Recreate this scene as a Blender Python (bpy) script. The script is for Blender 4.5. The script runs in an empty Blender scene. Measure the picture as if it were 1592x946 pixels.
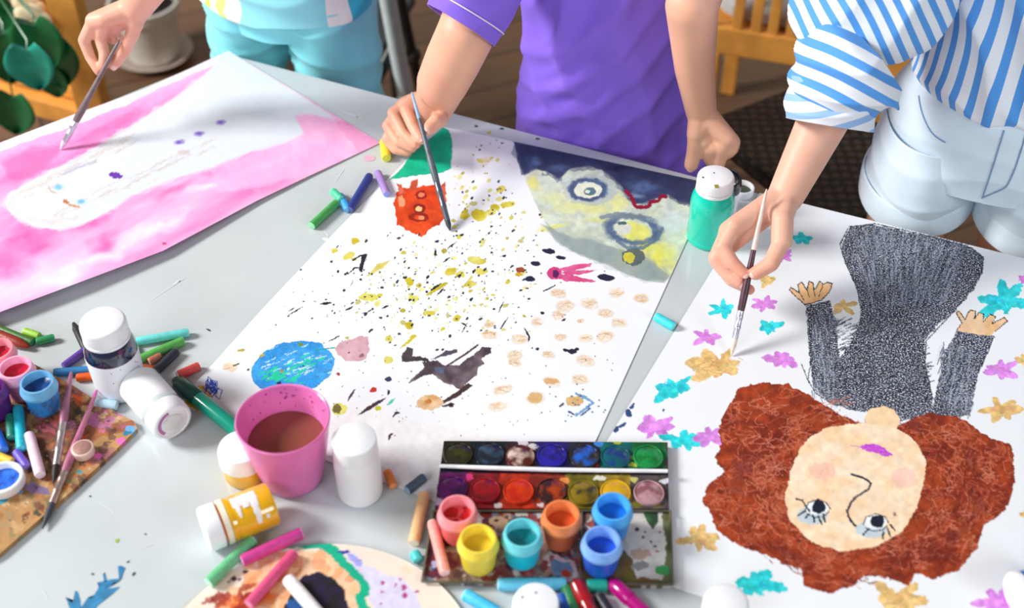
import bpy, bmesh, math, random
import numpy as np
from mathutils.bvhtree import BVHTree
from mathutils import Vector, Matrix, noise

sc = bpy.context.scene
COL = sc.collection
R = random.Random(7)

# ------------------------------------------------------------------ camera, light, exposure
TZ = 0.65                       # table top above the floor
CAM_H = 1.015                   # camera above the table top
PITCH = math.radians(43.5)      # camera looks this far below the horizontal
FPX = 2000.0                    # focal length for the 1592 x 946 frame, in pixels
cam_d = bpy.data.cameras.new('camera')
cam = bpy.data.objects.new('camera', cam_d)
COL.objects.link(cam)
cam.location = (0, 0, TZ + CAM_H)
cam.rotation_euler = (math.pi / 2 - PITCH, 0, 0)
cam_d.sensor_width = 36.0
cam_d.lens = FPX / 1592 * 36.0
cam_d.clip_start = 0.02
cam_d.dof.use_dof = True
cam_d.dof.focus_distance = 1.47
cam_d.dof.aperture_fstop = 3.4
sc.camera = cam

world = bpy.data.worlds.new('world')
sc.world = world
world.use_nodes = True
bg = world.node_tree.nodes['Background']
bg.inputs['Color'].default_value = (1.0, 0.88, 0.79, 1)
bg.inputs["Strength"].default_value = 0.28

def area_light(name, loc, target, size, size_y, power, color):
    d = bpy.data.lights.new(name, 'AREA')
    d.shape = 'RECTANGLE'; d.size = size; d.size_y = size_y
    d.energy = power; d.color = color
    o = bpy.data.objects.new(name, d); COL.objects.link(o)
    o.location = loc
    o.rotation_euler = (Vector(target) - Vector(loc)).to_track_quat('-Z', 'Y').to_euler()
    return o
# daylight through the window to the left of the photographer; the two fill lamps after it are added
area_light('window_daylight', (-3.6, 1.35, 3.05), (0.1, 1.15, TZ), 1.05, 1.05, 330, (1.0, 0.98, 0.95))
area_light('front_fill', (-1.5, -1.2, 2.3), (0.1, 1.2, TZ), 1.6, 1.2, 44, (0.88, 0.95, 1.0))  # added soft fill lamp from the front left
area_light('right_fill', (1.9, -0.9, 2.0), (0.6, 1.2, TZ + .1), .9, .9, 34, (0.84, 0.93, 1.0))  # added fill lamp that brightens the girl's side

sc.view_settings.view_transform = 'Standard'
sc.view_settings.look = 'None'
sc.view_settings.gamma = 1.0
sc.view_settings.use_curve_mapping = False
sc.view_settings.exposure = -0.45

# ------------------------------------------------------------------ placing things: photo point + height -> place in the room
FW = Vector((0, math.cos(PITCH), -math.sin(PITCH)))
UP = Vector((0, math.sin(PITCH), math.cos(PITCH)))
def ray(px, py):
    return FW + Vector((1, 0, 0)) * ((px - 796) / FPX) - UP * ((py - 473) / FPX)
def P(px, py, h=0.0):
    """world point seen at photo point (px, py) lying h metres above the table top"""
    d = ray(px, py)
    t = (h - CAM_H) / d.z
    return Vector((d.x * t, d.y * t, TZ + h))
def proj(v):
    """numpy (N,3) world points -> photo coordinates"""
    q = v - np.array([0, 0, TZ + CAM_H])
    z = q @ np.array(FW)
    return 796 + q[:, 0] / z * FPX, 473 - (q @ np.array(UP)) / z * FPX
def ZZ(ox, oy, s, pts):
    return [(ox + x / s, oy + y / s) for x, y in pts]

# ------------------------------------------------------------------ colours and materials
def lin(c):
    out = []
    for v in c[:3]:
        v = v / 255.0
        out.append(v / 12.92 if v <= 0.04045 else ((v + 0.055) / 1.055) ** 2.4)
    return out
MATS = {}
def mat(name, color, rough=0.5, metal=0.0, var=0.06, scale=60.0, bump=0.0, bscale=None, coat=0.0, sub=0.0, trans=0.0, spec=0.5, sheen=0.0):
    key = (name, tuple(color), rough)
    if key in MATS: return MATS[key]
    m = bpy.data.materials.new(name)
    m.use_nodes = True
    nt = m.node_tree; N = nt.nodes; L = nt.links
    b = N['Principled BSDF']
    c = lin(color)
    tc = N.new('ShaderNodeTexCoord')
    nz = N.new('ShaderNodeTexNoise'); nz.inputs['Scale'].default_value = scale; nz.inputs['Detail'].default_value = 4
    L.new(tc.outputs['Object'], nz.inputs['Vector'])
    rp = N.new('ShaderNodeValToRGB')
    rp.color_ramp.elements[0].position = 0.3; rp.color_ramp.elements[1].position = 0.7
    rp.color_ramp.elements[0].color = [max(0, x * (1 - var)) for x in c] + [1]
    rp.color_ramp.elements[1].color = [min(1, x * (1 + var)) for x in c] + [1]
    L.new(nz.outputs['Fac'], rp.inputs['Fac'])
    L.new(rp.outputs['Color'], b.inputs['Base Color'])
    b.inputs['Roughness'].default_value = rough
    b.inputs['Metallic'].default_value = metal
    b.inputs['Coat Weight'].default_value = coat
    b.inputs['Coat Roughness'].default_value = 0.08
    b.inputs['Specular IOR Level'].default_value = spec
    if sub:
        b.inputs['Subsurface Weight'].default_value = sub
        b.inputs['Subsurface Radius'].default_value = (0.012, 0.005, 0.003)
        b.inputs['Subsurface Scale'].default_value = 0.6
    if trans: b.inputs['Transmission Weight'].default_value = trans
    if sheen: b.inputs['Sheen Weight'].default_value = sheen
    if bump:
        bn = N.new('ShaderNodeBump'); bn.inputs['Strength'].default_value = bump; bn.inputs['Distance'].default_value = 0.002
        n2 = N.new('ShaderNodeTexNoise'); n2.inputs['Scale'].default_value = bscale or scale * 3; n2.inputs['Detail'].default_value = 3
        L.new(tc.outputs['Object'], n2.inputs['Vector'])
        L.new(n2.outputs['Fac'], bn.inputs['Height']); L.new(bn.outputs['Normal'], b.inputs['Normal'])
    MATS[key] = m
    return m

def art_mat(name, rough=0.6, grain_scale=620.0, spec=0.3, coat=0.0, paper=(238, 241, 246)):
    """paint stored per vertex in the colour layer 'art'; its alpha says how grainy (waxy) the stroke lies on the paper tooth"""
    m = bpy.data.materials.new(name); m.use_nodes = True
    nt = m.node_tree; N = nt.nodes; L = nt.links; b = N['Principled BSDF']
    at = N.new('ShaderNodeVertexColor'); at.layer_name = 'art'
    tc = N.new('ShaderNodeTexCoord')
    nz = N.new('ShaderNodeTexNoise'); nz.inputs['Scale'].default_value = grain_scale; nz.inputs['Detail'].default_value = 2.5; nz.inputs['Roughness'].default_value = 0.65
    L.new(tc.outputs['Object'], nz.inputs['Vector'])
    mr = N.new('ShaderNodeMapRange'); mr.inputs['From Min'].default_value = 0.51; mr.inputs['From Max'].default_value = 0.64
    L.new(nz.outputs['Fac'], mr.inputs['Value'])
    mu = N.new('ShaderNodeMath'); mu.operation = 'MULTIPLY'
    L.new(mr.outputs['Result'], mu.inputs[0]); L.new(at.outputs['Alpha'], mu.inputs[1])
    mx = N.new('ShaderNodeMix'); mx.data_type = 'RGBA'
    L.new(mu.outputs[0], mx.inputs['Factor']); L.new(at.outputs['Color'], mx.inputs['A'])
    mx.inputs['B'].default_value = lin(paper) + [1]
    L.new(mx.outputs['Result'], b.inputs['Base Color'])
    b.inputs['Roughness'].default_value = rough
    b.inputs['Specular IOR Level'].default_value = spec
    b.inputs['Coat Weight'].default_value = coat
    return m

# ------------------------------------------------------------------ mesh helpers
def link(o, parent=None):
    COL.objects.link(o)
    if parent is not None: o.parent = parent
    return o
def tag(o, label=None, cat=None, group=None, kind=None):
    if label: o['label'] = label
    if cat: o['category'] = cat
    if group: o['group'] = group
    if kind: o['kind'] = kind
    return o
def empty(name, loc, label, cat, group=None):
    o = bpy.data.objects.new(name, None); o.empty_display_size = 0.02
    o.location = loc; link(o)
    return tag(o, label, cat, group)
def new_mesh(name, verts, faces, m, parent=None, smooth=True, midx=None):
    """verts are world coordinates; they are stored relative to the parent's location"""
    me = bpy.data.meshes.new(name)
    off = parent_origin(parent)
    vs = [tuple(Vector(v) - off) for v in verts]
    me.from_pydata(vs, [], [tuple(f) for f in faces])
    ms = m if isinstance(m, (list, tuple)) else [m]
    for k in ms: me.materials.append(k)
    if midx is not None: me.polygons.foreach_set('material_index', np.array(midx, dtype=np.int32))
    me.polygons.foreach_set('use_smooth', np.full(len(me.polygons), smooth, dtype=bool))
    me.update()
    o = bpy.data.objects.new(name, me)
    return link(o, parent)
def parent_origin(p):
    off = Vector((0, 0, 0))
    while p is not None:
        off += Vector(p.location); p = p.parent
    return off

class MB:
    """collects shapes, world coordinates"""
    def __init__(s): s.v = []; s.f = []; s.mi = []
    def add(s, vs, fs, mi=0):
        b = len(s.v); s.v += [Vector(v) for v in vs]
        s.f += [[i + b for i in f] for f in fs]; s.mi += [mi] * len(fs)
    def lathe(s, base, axis, prof, n=32, mi=0, cap0=True, cap1=True, squash=None):
        """prof: list of (radius, distance along axis[, material index])"""
        axis = Vector(axis).normalized()
        a = axis.orthogonal().normalized() if abs(axis.z) < 0.999 else Vector((1, 0, 0))
        b = axis.cross(a)
        vs = []
        for p in prof:
            c = Vector(base) + axis * p[1]
            for k in range(n):
                t = 2 * math.pi * k / n
                vs.append(c + (a * math.cos(t) + b * math.sin(t)) * p[0])
        o = len(s.v); s.v += vs
        for i in range(len(prof) - 1):
            m_ = prof[i + 1][2] if len(prof[i + 1]) > 2 else mi
            for k in range(n):
                k2 = (k + 1) % n
                s.f.append([o + i * n + k, o + i * n + k2, o + (i + 1) * n + k2, o + (i + 1) * n + k]); s.mi.append(m_)
        if cap0: s.f.append([o + k for k in range(n)][::-1]); s.mi.append(prof[0][2] if len(prof[0]) > 2 else mi)
        if cap1: s.f.append([o + (len(prof) - 1) * n + k for k in range(n)]); s.mi.append(prof[-1][2] if len(prof[-1]) > 2 else mi)
    def tube(s, pts, rads, n=14, mi=0, cap=True):
        pts = [Vector(p) for p in pts]
        o = len(s.v)
        d0 = (pts[1] - pts[0]).normalized(); a = d0.orthogonal().normalized()
        for i, p in enumerate(pts):
            d = (pts[min(i + 1, len(pts) - 1)] - pts[max(i - 1, 0)]).normalized()
            a = (a - d * a.dot(d)).normalized(); b = d.cross(a)
            for k in range(n):
                t = 2 * math.pi * k / n
                s.v.append(p + (a * math.cos(t) + b * math.sin(t)) * rads[i])
        for i in range(len(pts) - 1):
            for k in range(n):
                k2 = (k + 1) % n
                s.f.append([o + i * n + k, o + i * n + k2, o + (i + 1) * n + k2, o + (i + 1) * n + k]); s.mi.append(mi)
        if cap:
            s.f.append([o + k for k in range(n)][::-1]); s.mi.append(mi)
            s.f.append([o + (len(pts) - 1) * n + k for k in range(n)]); s.mi.append(mi)
    def box(s, c, ax, ay, az, mi=0):
        """centre and three half-axes"""
        c = Vector(c); vs = []
        for i in (-1, 1):
            for j in (-1, 1):
                for k in (-1, 1): vs.append(c + ax * i + ay * j + az * k)
        s.add(vs, [(0, 1, 3, 2), (4, 6, 7, 5), (0, 4, 5, 1), (2, 3, 7, 6), (0, 2, 6, 4), (1, 5, 7, 3)], mi)
    def prism(s, pts, z0, z1, mi=0):
        n = len(pts)
        vs = [Vector((p[0], p[1], z0)) for p in pts] + [Vector((p[0], p[1], z1)) for p in pts]
        fs = [list(range(n))[::-1], list(range(n, 2 * n))] + [[i, (i + 1) % n, n + (i + 1) % n, n + i] for i in range(n)]
        s.add(vs, fs, mi)
    def ball(s, c, rx, ry=None, rz=None, rot=None, n=16, mi=0):
        ry = ry or rx; rz = rz or rx; c = Vector(c); vs = []
        M = rot or Matrix.Identity(3)
        o = len(s.v)
        for i in range(1, n // 2):
            th = math.pi * i / (n // 2)
            for k in range(n):
                t = 2 * math.pi * k / n
                vs.append(c + M @ Vector((rx * math.sin(th) * math.cos(t), ry * math.sin(th) * math.sin(t), rz * math.cos(th))))
        rows = n // 2 - 1
        vs.append(c + M @ Vector((0, 0, rz))); vs.append(c - M @ Vector((0, 0, rz)))
        s.v += vs
        for i in range(rows - 1):
            for k in range(n):
                k2 = (k + 1) % n
                s.f.append([o + i * n + k, o + (i + 1) * n + k, o + (i + 1) * n + k2, o + i * n + k2]); s.mi.append(mi)
        for k in range(n):
            k2 = (k + 1) % n
            s.f.append([o + rows * n, o + k, o + k2]); s.mi.append(mi)
            s.f.append([o + rows * n + 1, o + (rows - 1) * n + k2, o + (rows - 1) * n + k]); s.mi.append(mi)
    def build(s, name, m, parent=None, smooth=True, bevel=0.0, auto=True):
        o = new_mesh(name, s.v, s.f, m, parent, smooth, s.mi)
        if smooth and auto:
            bm = bmesh.new(); bm.from_mesh(o.data)
            bmesh.ops.recalc_face_normals(bm, faces=bm.faces)
            for e in bm.edges:
                if len(e.link_faces) == 2 and e.calc_face_angle(0) > 0.75: e.smooth = False
            bm.to_mesh(o.data); bm.free()
        if bevel:
            md = o.modifiers.new('bevel', 'BEVEL'); md.width = bevel; md.segments = 2; md.limit_method = 'ANGLE'
        return o

# ------------------------------------------------------------------ noise and the painter
def vnoise(x, y, seed=0):
    xi = np.floor(x).astype(np.int64); yi = np.floor(y).astype(np.int64)
    xf = x - xi; yf = y - yi
    u = xf * xf * (3 - 2 * xf); v = yf * yf * (3 - 2 * yf)
    def h(a, b):
        n = (a * 374761393 + b * 668265263 + seed * 1442695041) & 0xffffffff
        n = ((n ^ (n >> 13)) * 1274126177) & 0xffffffff
        return ((n ^ (n >> 16)) & 0xffff) / 65535.0
    return (h(xi, yi) * (1 - u) + h(xi + 1, yi) * u) * (1 - v) + (h(xi, yi + 1) * (1 - u) + h(xi + 1, yi + 1) * u) * v
def fbm(x, y, seed=0, o=3):
    s = 0; a = 0.5; t = 0
    for i in range(o):
        s = s + a * vnoise(x * 2 ** i, y * 2 ** i, seed + i); t += a; a *= 0.55
    return s / t

class Canvas:
    """paint on a surface: every vertex knows where it is, shapes are laid over it one after the other"""
    def __init__(s, x, y, base):
        s.x = x; s.y = y
        s.c = np.tile(np.array(base, dtype=float) / 255.0, (len(x), 1)); s.g = np.zeros(len(x)); s.seed = 1
    def sel(s, x0, x1, y0, y1):
        return np.nonzero((s.x >= x0) & (s.x <= x1) & (s.y >= y0) & (s.y <= y1))[0]
    def warp(s, i, amp, freq):
        s.seed += 3
        x = s.x[i]; y = s.y[i]
        if amp <= 0: return x, y
        return x + amp * 2 * (fbm(x * freq, y * freq * 1.2, s.seed, 2) - .5), y + amp * 2 * (fbm(x * freq + 50, y * freq * 1.2 + 9, s.seed + 1, 2) - .5)
    def put(s, i, col, a, grain, var, col2):
        if len(i) == 0: return
        col = np.array(col, float) / 255.0
        cc = np.tile(col, (len(i), 1))
        if col2 is not None:
            t = np.clip(fbm(s.x[i] * .05, s.y[i] * .06, s.seed + 11, 3) * 2.6 - .8, 0, 1)[:, None]
            cc = cc * (1 - t) + np.array(col2, float) / 255.0 * t
        if var: cc = cc * (1 + var * 2 * (fbm(s.x[i] * .12, s.y[i] * .14, s.seed + 5, 3) - .5)[:, None])
        a = np.asarray(a, float)
        if a.ndim == 0: a = np.full(len(i), float(a))
        s.c[i] = s.c[i] * (1 - a[:, None]) + cc * a[:, None]
        s.g[i] = s.g[i] * (1 - a) + grain * a
    def poly(s, pts, col, rough=1.0, freq=.15, a=1.0, grain=0, var=.08, col2=None, wash=0.0, soft=0):
        if soft:
            for k in range(7):
                s.poly([(px_ + soft * math.cos(k * 2.4) * (k / 6.), py_ + soft * .6 * math.sin(k * 2.4) * (k / 6.)) for px_, py_ in pts], col, rough + soft * k / 6., freq, 1 - (1 - min(a, .96)) ** (1 / 7.), grain, var, col2, wash)
            return
        xs = [p[0] for p in pts]; ys = [p[1] for p in pts]; m = rough + 1
        i = s.sel(min(xs) - m, max(xs) + m, min(ys) - m, max(ys) + m)
        if len(i) == 0: return
        x, y = s.warp(i, rough, freq)
        ins = np.zeros(len(i), bool); n = len(pts)
        for k in range(n):
            x1, y1 = pts[k]; x2, y2 = pts[(k + 1) % n]
            if y1 == y2: continue
            c = (y1 > y) != (y2 > y)
            ins ^= c & (x < (x2 - x1) * (y - y1) / (y2 - y1) + x1)
        i = i[ins]
        s.put(i, col, s.al(i, a, wash), grain, var, col2)
    def al(s, i, a, wash):
        if wash <= 0: return a
        return np.clip(a * (1 - wash + wash * 2 * fbm(s.x[i] * .09, s.y[i] * .11, s.seed + 21, 3)), 0, 1)
    def blob(s, cx, cy, rx, ry, col, rot=0, rough=1.0, freq=.18, a=1.0, grain=0, var=.08, col2=None, wash=0.0, ring=0.0, soft=0.0):
        m = max(rx, ry) + rough + 1
        i = s.sel(cx - m, cx + m, cy - m, cy + m)
        if len(i) == 0: return
        x, y = s.warp(i, rough, freq)
        t = math.radians(rot); dx = x - cx; dy = y - cy
        u = (dx * math.cos(t) + dy * math.sin(t)) / rx; v = (-dx * math.sin(t) + dy * math.cos(t)) / ry
        d = np.sqrt(u * u + v * v)
        ins = d <= 1
        if ring > 0: ins &= d >= 1 - ring
        i = i[ins]
        al = s.al(i, a, wash)
        if soft > 0:
            e = np.clip((1 - d[ins]) / soft, 0, 1)
            if ring > 0: e = np.minimum(e, np.clip((d[ins] - (1 - ring)) / (soft * .5), 0, 1))
            al = al * e
        s.put(i, col, al, grain, var, col2)
    def line(s, pts, w, col, rough=.5, freq=.25, a=1.0, grain=0, var=.08, taper=False, wash=0.0, w2=None):
        xs = [p[0] for p in pts]; ys = [p[1] for p in pts]; m = w + rough + 1
        i = s.sel(min(xs) - m, max(xs) + m, min(ys) - m, max(ys) + m)
        if len(i) == 0: return
        x, y = s.warp(i, rough, freq)
        ins = np.zeros(len(i), bool); n = len(pts) - 1
        for k in range(n):
            x1, y1 = pts[k]; x2, y2 = pts[k + 1]; dx = x2 - x1; dy = y2 - y1; l2 = dx * dx + dy * dy + 1e-9
            t = np.clip(((x - x1) * dx + (y - y1) * dy) / l2, 0, 1)
            d = np.hypot(x - x1 - t * dx, y - y1 - t * dy)
            ww = w / 2
            if taper:
                q = (k + t) / n; ww = w / 2 * (0.25 + 0.75 * np.sin(np.pi * np.clip(q, 0, 1)))
            ins |= d <= ww
        i = i[ins]
        s.put(i, col, s.al(i, a, wash), grain, var, None)
    def flower(s, cx, cy, r, col, seed, rot=0, petals=6, sq=.55, a=1.0, col2=None):
        rr = random.Random(seed)
        for k in range(petals):
            t = 2 * math.pi * (k + rr.uniform(-.25, .25)) / petals + rot
            L_ = r * rr.uniform(.6, 1.18)
            px, py = cx + math.cos(t) * L_ * .52, cy + math.sin(t) * L_ * .52 * sq
            ang = math.degrees(math.atan2(math.sin(t) * sq, math.cos(t)))
            s.blob(px, py, L_ * .56 * (1 if abs(math.cos(t)) > .5 else .75), r * rr.uniform(.15, .25), col, rot=ang, rough=r * .07, freq=.16, var=.2, a=a, col2=col2)
        s.blob(cx, cy, r * .3, r * .2, col, rough=2, var=.18, a=a, col2=col2)
        for k in range(9):
            t = rr.uniform(0, 6.28); q0, q1 = rr.uniform(.05, .3), rr.uniform(.4, .75)
            s.line([(cx + math.cos(t) * r * q0, cy + math.sin(t) * r * q0 * sq), (cx + math.cos(t) * r * q1, cy + math.sin(t) * r * q1 * sq)], rr.uniform(.8, 1.6), tuple(min(255, int(v * rr.choice([.82, 1.18, 1.25]))) for v in col), a=.55)

def art_grid(name, V, m, painter, parent=None, thick=0.0, base=(238, 241, 246)):
    """V: (rows, cols, 3) world grid. One mesh with the picture in its colour layer; thick adds an edge and an underside"""
    nr, nc, _ = V.shape
    pts = V.reshape(-1, 3)
    x, y = proj(pts)
    cv = Canvas(x, y, base); painter(cv)
    idx = np.arange(nr * nc).reshape(nr, nc)
    q = np.stack([idx[:-1, :-1], idx[1:, :-1], idx[1:, 1:], idx[:-1, 1:]], -1).reshape(-1, 4)
    rim = np.concatenate([idx[0, :], idx[1:, -1], idx[-1, -2::-1], idx[-2:0:-1, 0]])
    allp = pts; col = np.concatenate([cv.c, cv.g[:, None]], 1)
    faces_n = len(q); extra = []
    if thick > 0:
        low = pts[rim] - np.array([0, 0, thick]); b = len(pts)
        allp = np.concatenate([pts, low]); col = np.concatenate([col, col[rim]])
        k = np.arange(len(rim)); k2 = (k + 1) % len(rim)
        q = np.concatenate([q, np.stack([rim[k], b + k, b + k2, rim[k2]], -1)])
    off = np.array(parent_origin(parent))
    me = bpy.data.meshes.new(name)
    me.vertices.add(len(allp)); me.vertices.foreach_set('co', (allp - off).astype(np.float32).ravel())
    me.loops.add(q.size); me.loops.foreach_set('vertex_index', q.astype(np.int32).ravel())
    me.polygons.add(len(q)); me.polygons.foreach_set('loop_start', (np.arange(len(q)) * 4).astype(np.int32))
    me.update(calc_edges=True)
    c = np.clip(col, 0, 1).copy()
    rgb = c[:, :3]; c[:, :3] = np.where(rgb <= .04045, rgb / 12.92, ((rgb + .055) / 1.055) ** 2.4)
    at = me.color_attributes.new('art', 'FLOAT_COLOR', 'POINT')
    at.data.foreach_set('color', c.astype(np.float32).ravel())
    me.materials.append(m)
    # normals up
    if me.polygons[0].normal.z < 0: me.flip_normals()
    o = bpy.data.objects.new(name, me)
    return link(o, parent)
def resample(pts, n):
    p = np.array([tuple(v) for v in pts]); d = np.concatenate([[0], np.cumsum(np.linalg.norm(np.diff(p, axis=0), axis=1))])
    t = np.linspace(0, d[-1], n)
    return np.stack([np.interp(t, d, p[:, k]) for k in range(3)], -1)
def ruled(A, B, step):
    la = sum((A[i + 1] - A[i]).length for i in range(len(A) - 1)); w = max((A[0] - B[0]).length, (A[-1] - B[-1]).length)
    nr = int(la / step) + 2; nc = int(w / step) + 2
    a = resample(A, nr); b = resample(B, nr); t = np.linspace(0, 1, nc)[None, :, None]
    return a[:, None, :] * (1 - t) + b[:, None, :] * t
# ------------------------------------------------------------------ the pictures
def paint_splatter(cv):
    r = random.Random(11)
    # faint warm tint of thin paint and scuffs near the bottom
    cv.poly([(300, 600), (560, 640), (860, 700), (860, 860), (600, 760), (280, 640)], (238, 233, 232), rough=8, freq=.02, a=.45, wash=.5)
    # green head cut by the hand
    cv.poly([(606, 279), (618, 268), (640, 240), (664, 212), (688, 197), (699, 203), (704, 225), (701, 262), (690, 268), (660, 272), (630, 276)], (4, 176, 134), rough=1.5, col2=(20, 196, 150))
    # red monster
    red = (226, 78, 28)
    cv.poly([(612, 318), (616, 300), (630, 292), (655, 290), (682, 288), (692, 296), (694, 318), (692, 338), (684, 349), (668, 357), (657, 370), (642, 362), (630, 357), (617, 349), (615, 332)], red, rough=2.5, freq=.12, col2=(200, 56, 18), var=.15)
    for q in ([(619, 292), (616, 284), (625, 287), (629, 300), (620, 302)], [(637, 290), (641, 282), (650, 277), (648, 292), (640, 298)], [(682, 290), (692, 284), (694, 302), (686, 304)]):
        cv.poly(q, (190, 70, 40), rough=2, col2=(215, 110, 80))
    cv.poly([(618, 306), (626, 302), (630, 318), (620, 322)], (244, 160, 120), rough=3)
    cv.blob(655, 303, 9, 7, (150, 28, 18), rough=1.5, ring=.45); cv.blob(655, 303, 5, 4, (236, 130, 90), rough=1)
    cv.blob(652, 325, 10, 8, (140, 30, 20), rough=1.5, ring=.5); cv.blob(651, 325, 5, 4, (250, 200, 140), rough=1)
    cv.blob(651, 338, 16, 7, (150, 34, 16), rough=1.5, ring=.5); cv.blob(655, 339, 5, 3.5, (246, 150, 110), rough=1)
    # blue planet
    cv.blob(455, 572, 65, 41, (48, 158, 228), rot=-12, rough=2.5, freq=.1, grain=.1, var=.12, col2=(30, 140, 215))
    for k in range(46):
        t = r.uniform(0, 6.28); q = r.uniform(.1, .97)
        x = 455 + 60 * q * math.cos(t); y = 572 + 37 * q * math.sin(t); L_ = r.uniform(5, 17)
        cv.line([(x, y), (x + L_, y - L_ * r.uniform(.25, .5))], r.uniform(.7, 1.7), (205, 232, 246), rough=1.2, freq=.5, a=.9)
    for k in range(40):
        x, y = r.choice([(425, 580), (462, 570), (455, 590), (415, 585), (476, 562)]); x += r.gauss(0, 9); y += r.gauss(0, 6)
        L_ = r.uniform(5, 13); cv.line([(x, y), (x + L_, y - L_ * .5)], r.uniform(1.5, 3.5), (30, 205, 150), rough=1, a=.9)
    cv.line([(380 + 110, 545), (520, 541)], 2, (40, 150, 150)); cv.blob(467, 536, 4, 3, (110, 140, 40)); cv.blob(407, 553, 4, 2.5, (180, 160, 40), rot=-20)
    cv.blob(434, 596, 4, 2.2, (40, 40, 80)); cv.blob(438, 577, 3, 2, (190, 120, 50))
    # pale pink blot
    cv.poly(ZZ(400, 470, 3.943, [(480, 280), (520, 240), (590, 228), (630, 205), (680, 215), (685, 300), (670, 350), (600, 368), (540, 360), (490, 320)]), (212, 168, 178), rough=2, col2=(196, 146, 158), a=.95)
    cv.blob(562, 553, 5, 2.6, (150, 100, 115), rot=-35, rough=1.5)
    # splattered colours: yellow drops then dark drops, flung towards the upper right
    yel = [(206, 196, 52), (222, 214, 110), (196, 178, 40), (170, 160, 50), (232, 226, 150)]
    for k in range(230):
        if k < 150: x, y = r.gauss(690, 75), r.gauss(435, 52)
        else: x, y = r.gauss(735, 45), r.gauss(320, 45)
        if 606 < x < 698 and 275 < y < 375 or x < 420 or x > 840 and y > 330 or y < 235 or x > 815 and y < 360: continue
        s_ = r.choice([.8, 1.1, 1.5, 2.1, 3.2]) * r.uniform(.8, 1.2)
        cv.blob(x, y, s_ * r.uniform(1, 1.9), s_, r.choice(yel), rot=r.uniform(-50, 10), rough=1.2, freq=.3, a=r.uniform(.55, 1))
    for x, y, a_, b_, t in [(741, 405, 14, 6, 8), (748, 422, 10, 5, 0), (701, 423, 9, 6, -20), (716, 427, 7, 5, -10), (573, 463, 16, 6, 5), (637, 438, 7, 6, 40), (730, 442, 10, 5, -5), (643, 465, 9, 5, 0), (660, 500, 0, 0, 0), (636, 506, 7, 6, 0), (668, 487, 9, 4, 0), (711, 495, 6, 4, -20), (528, 637, 12, 9, 0), (604, 527, 6, 5, 0), (604, 560, 8, 6, 0), (543, 398, 11, 5, -30), (552, 375, 6, 5, 0), (520, 390, 6, 4, 0), (790, 318, 11, 5, -10), (770, 322, 8, 5, 10), (745, 335, 12, 9, 20), (723, 335, 8, 6, 0), (765, 330, 8, 5, -30), (779, 294, 8, 5, -30), (748, 250, 7, 4, 0)]:
        if a_: cv.blob(x, y, a_, b_, r.choice([(206, 190, 44), (196, 176, 36), (214, 206, 90)]), rot=t, rough=2, col2=(226, 220, 120))
    cv.line([(571, 430), (590, 415), (607, 406)], 7, (206, 196, 80), rough=2, taper=True, a=.8); cv.line([(664, 458), (680, 448), (696, 440)], 7, (190, 180, 50), rough=2, taper=True)
    cv.line([(622, 542), (636, 531), (647, 523)], 4, (208, 190, 40), rough=1, taper=True); cv.blob(642, 524, 5, 3, (208, 190, 40), rot=-30)
    for k in range(400):
        if k < 270: x, y = r.gauss(672, 85), r.gauss(445, 62)
        elif k < 340: x, y = r.gauss(730, 50), r.gauss(365, 35)
        else: x, y = r.gauss(560, 80), r.gauss(480, 40)
        if 606 < x < 700 and 275 < y < 362 or x < 395 or x > 835 or y < 250: continue
        s_ = r.choice([.5, .6, .7, .8, 1.0, 1.3, 1.8])
        c_ = r.choice([(30, 38, 58), (24, 34, 64), (42, 44, 50), (60, 60, 40), (28, 60, 80)])
        cv.blob(x, y, s_ * r.uniform(1, 2.2), s_, c_, rot=r.uniform(-65, -5), rough=.5, freq=.4)
    for k in range(70):
        x = r.uniform(470, 820); y = r.uniform(560, 700)
        cv.blob(x, y, r.uniform(.6, 1.4), r.uniform(.5, 1), (60, 55, 70), a=.8, rough=.3)
    dk = (34, 36, 44)
    for a_, b_, w in [((545, 445), (549, 436), 1), ((448, 491), (471, 477), 2), ((449, 484), (458, 479), 2), ((498, 473), (515, 471), 4), ((536, 483), (549, 477), 3), ((512, 531), (529, 522), 2.5), ((570, 487), (578, 481), 2), ((563, 488), (571, 486), 2), ((594, 480), (604, 475), 2.5), ((669, 452), (686, 441), 4), ((680, 459), (690, 448), 3), ((775, 486), (783, 470), 2), ((778, 512), (790, 494), 2.5), ((717, 502), (725, 506), 3), ((718, 517), (726, 503), 2), ((677, 399), (677, 387), 4), ((696, 386), (708, 378), 2.5), ((689, 408), (700, 400), 2.5)]:
        cv.line([a_, b_], w, dk, rough=.8, taper=True)
    # painted hook stroke
    cv.line([(549, 405), (560, 398), (569, 396)], 2.5, dk); cv.poly([(562, 396), (571, 395), (566, 412), (563, 424), (558, 420), (561, 408)], dk, rough=1); cv.line([(541, 427), (551, 417), (560, 416)], 2.4, dk, taper=True)
    # purple black blot
    K = lambda pts: ZZ(400, 470, 3.943, pts)
    bl = (70, 58, 66)
    cv.poly(K([(920, 275), (955, 290), (950, 330), (1050, 345), (1060, 370), (1000, 360), (890, 365), (882, 335), (905, 300)]), bl, rough=1.5, col2=(52, 48, 50), a=.95)
    cv.poly(K([(1010, 365), (1100, 360), (1160, 390), (1240, 385), (1290, 345), (1330, 320), (1385, 270), (1440, 280), (1430, 310), (1370, 350), (1395, 378), (1350, 400), (1345, 450), (1290, 490), (1250, 540), (1200, 510), (1150, 500), (1080, 440), (1000, 460), (930, 500), (925, 490), (1000, 430), (1025, 400)]), bl, rough=1.6, col2=(120, 104, 112), var=.2)
    cv.poly(K([(1060, 355), (1150, 300), (1220, 288), (1230, 310), (1130, 335)]), (84, 76, 92), rough=1.5)
    cv.line(K([(1165, 390), (1290, 310), (1350, 265)]), 3, (80, 60, 70), rough=.6)
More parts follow.
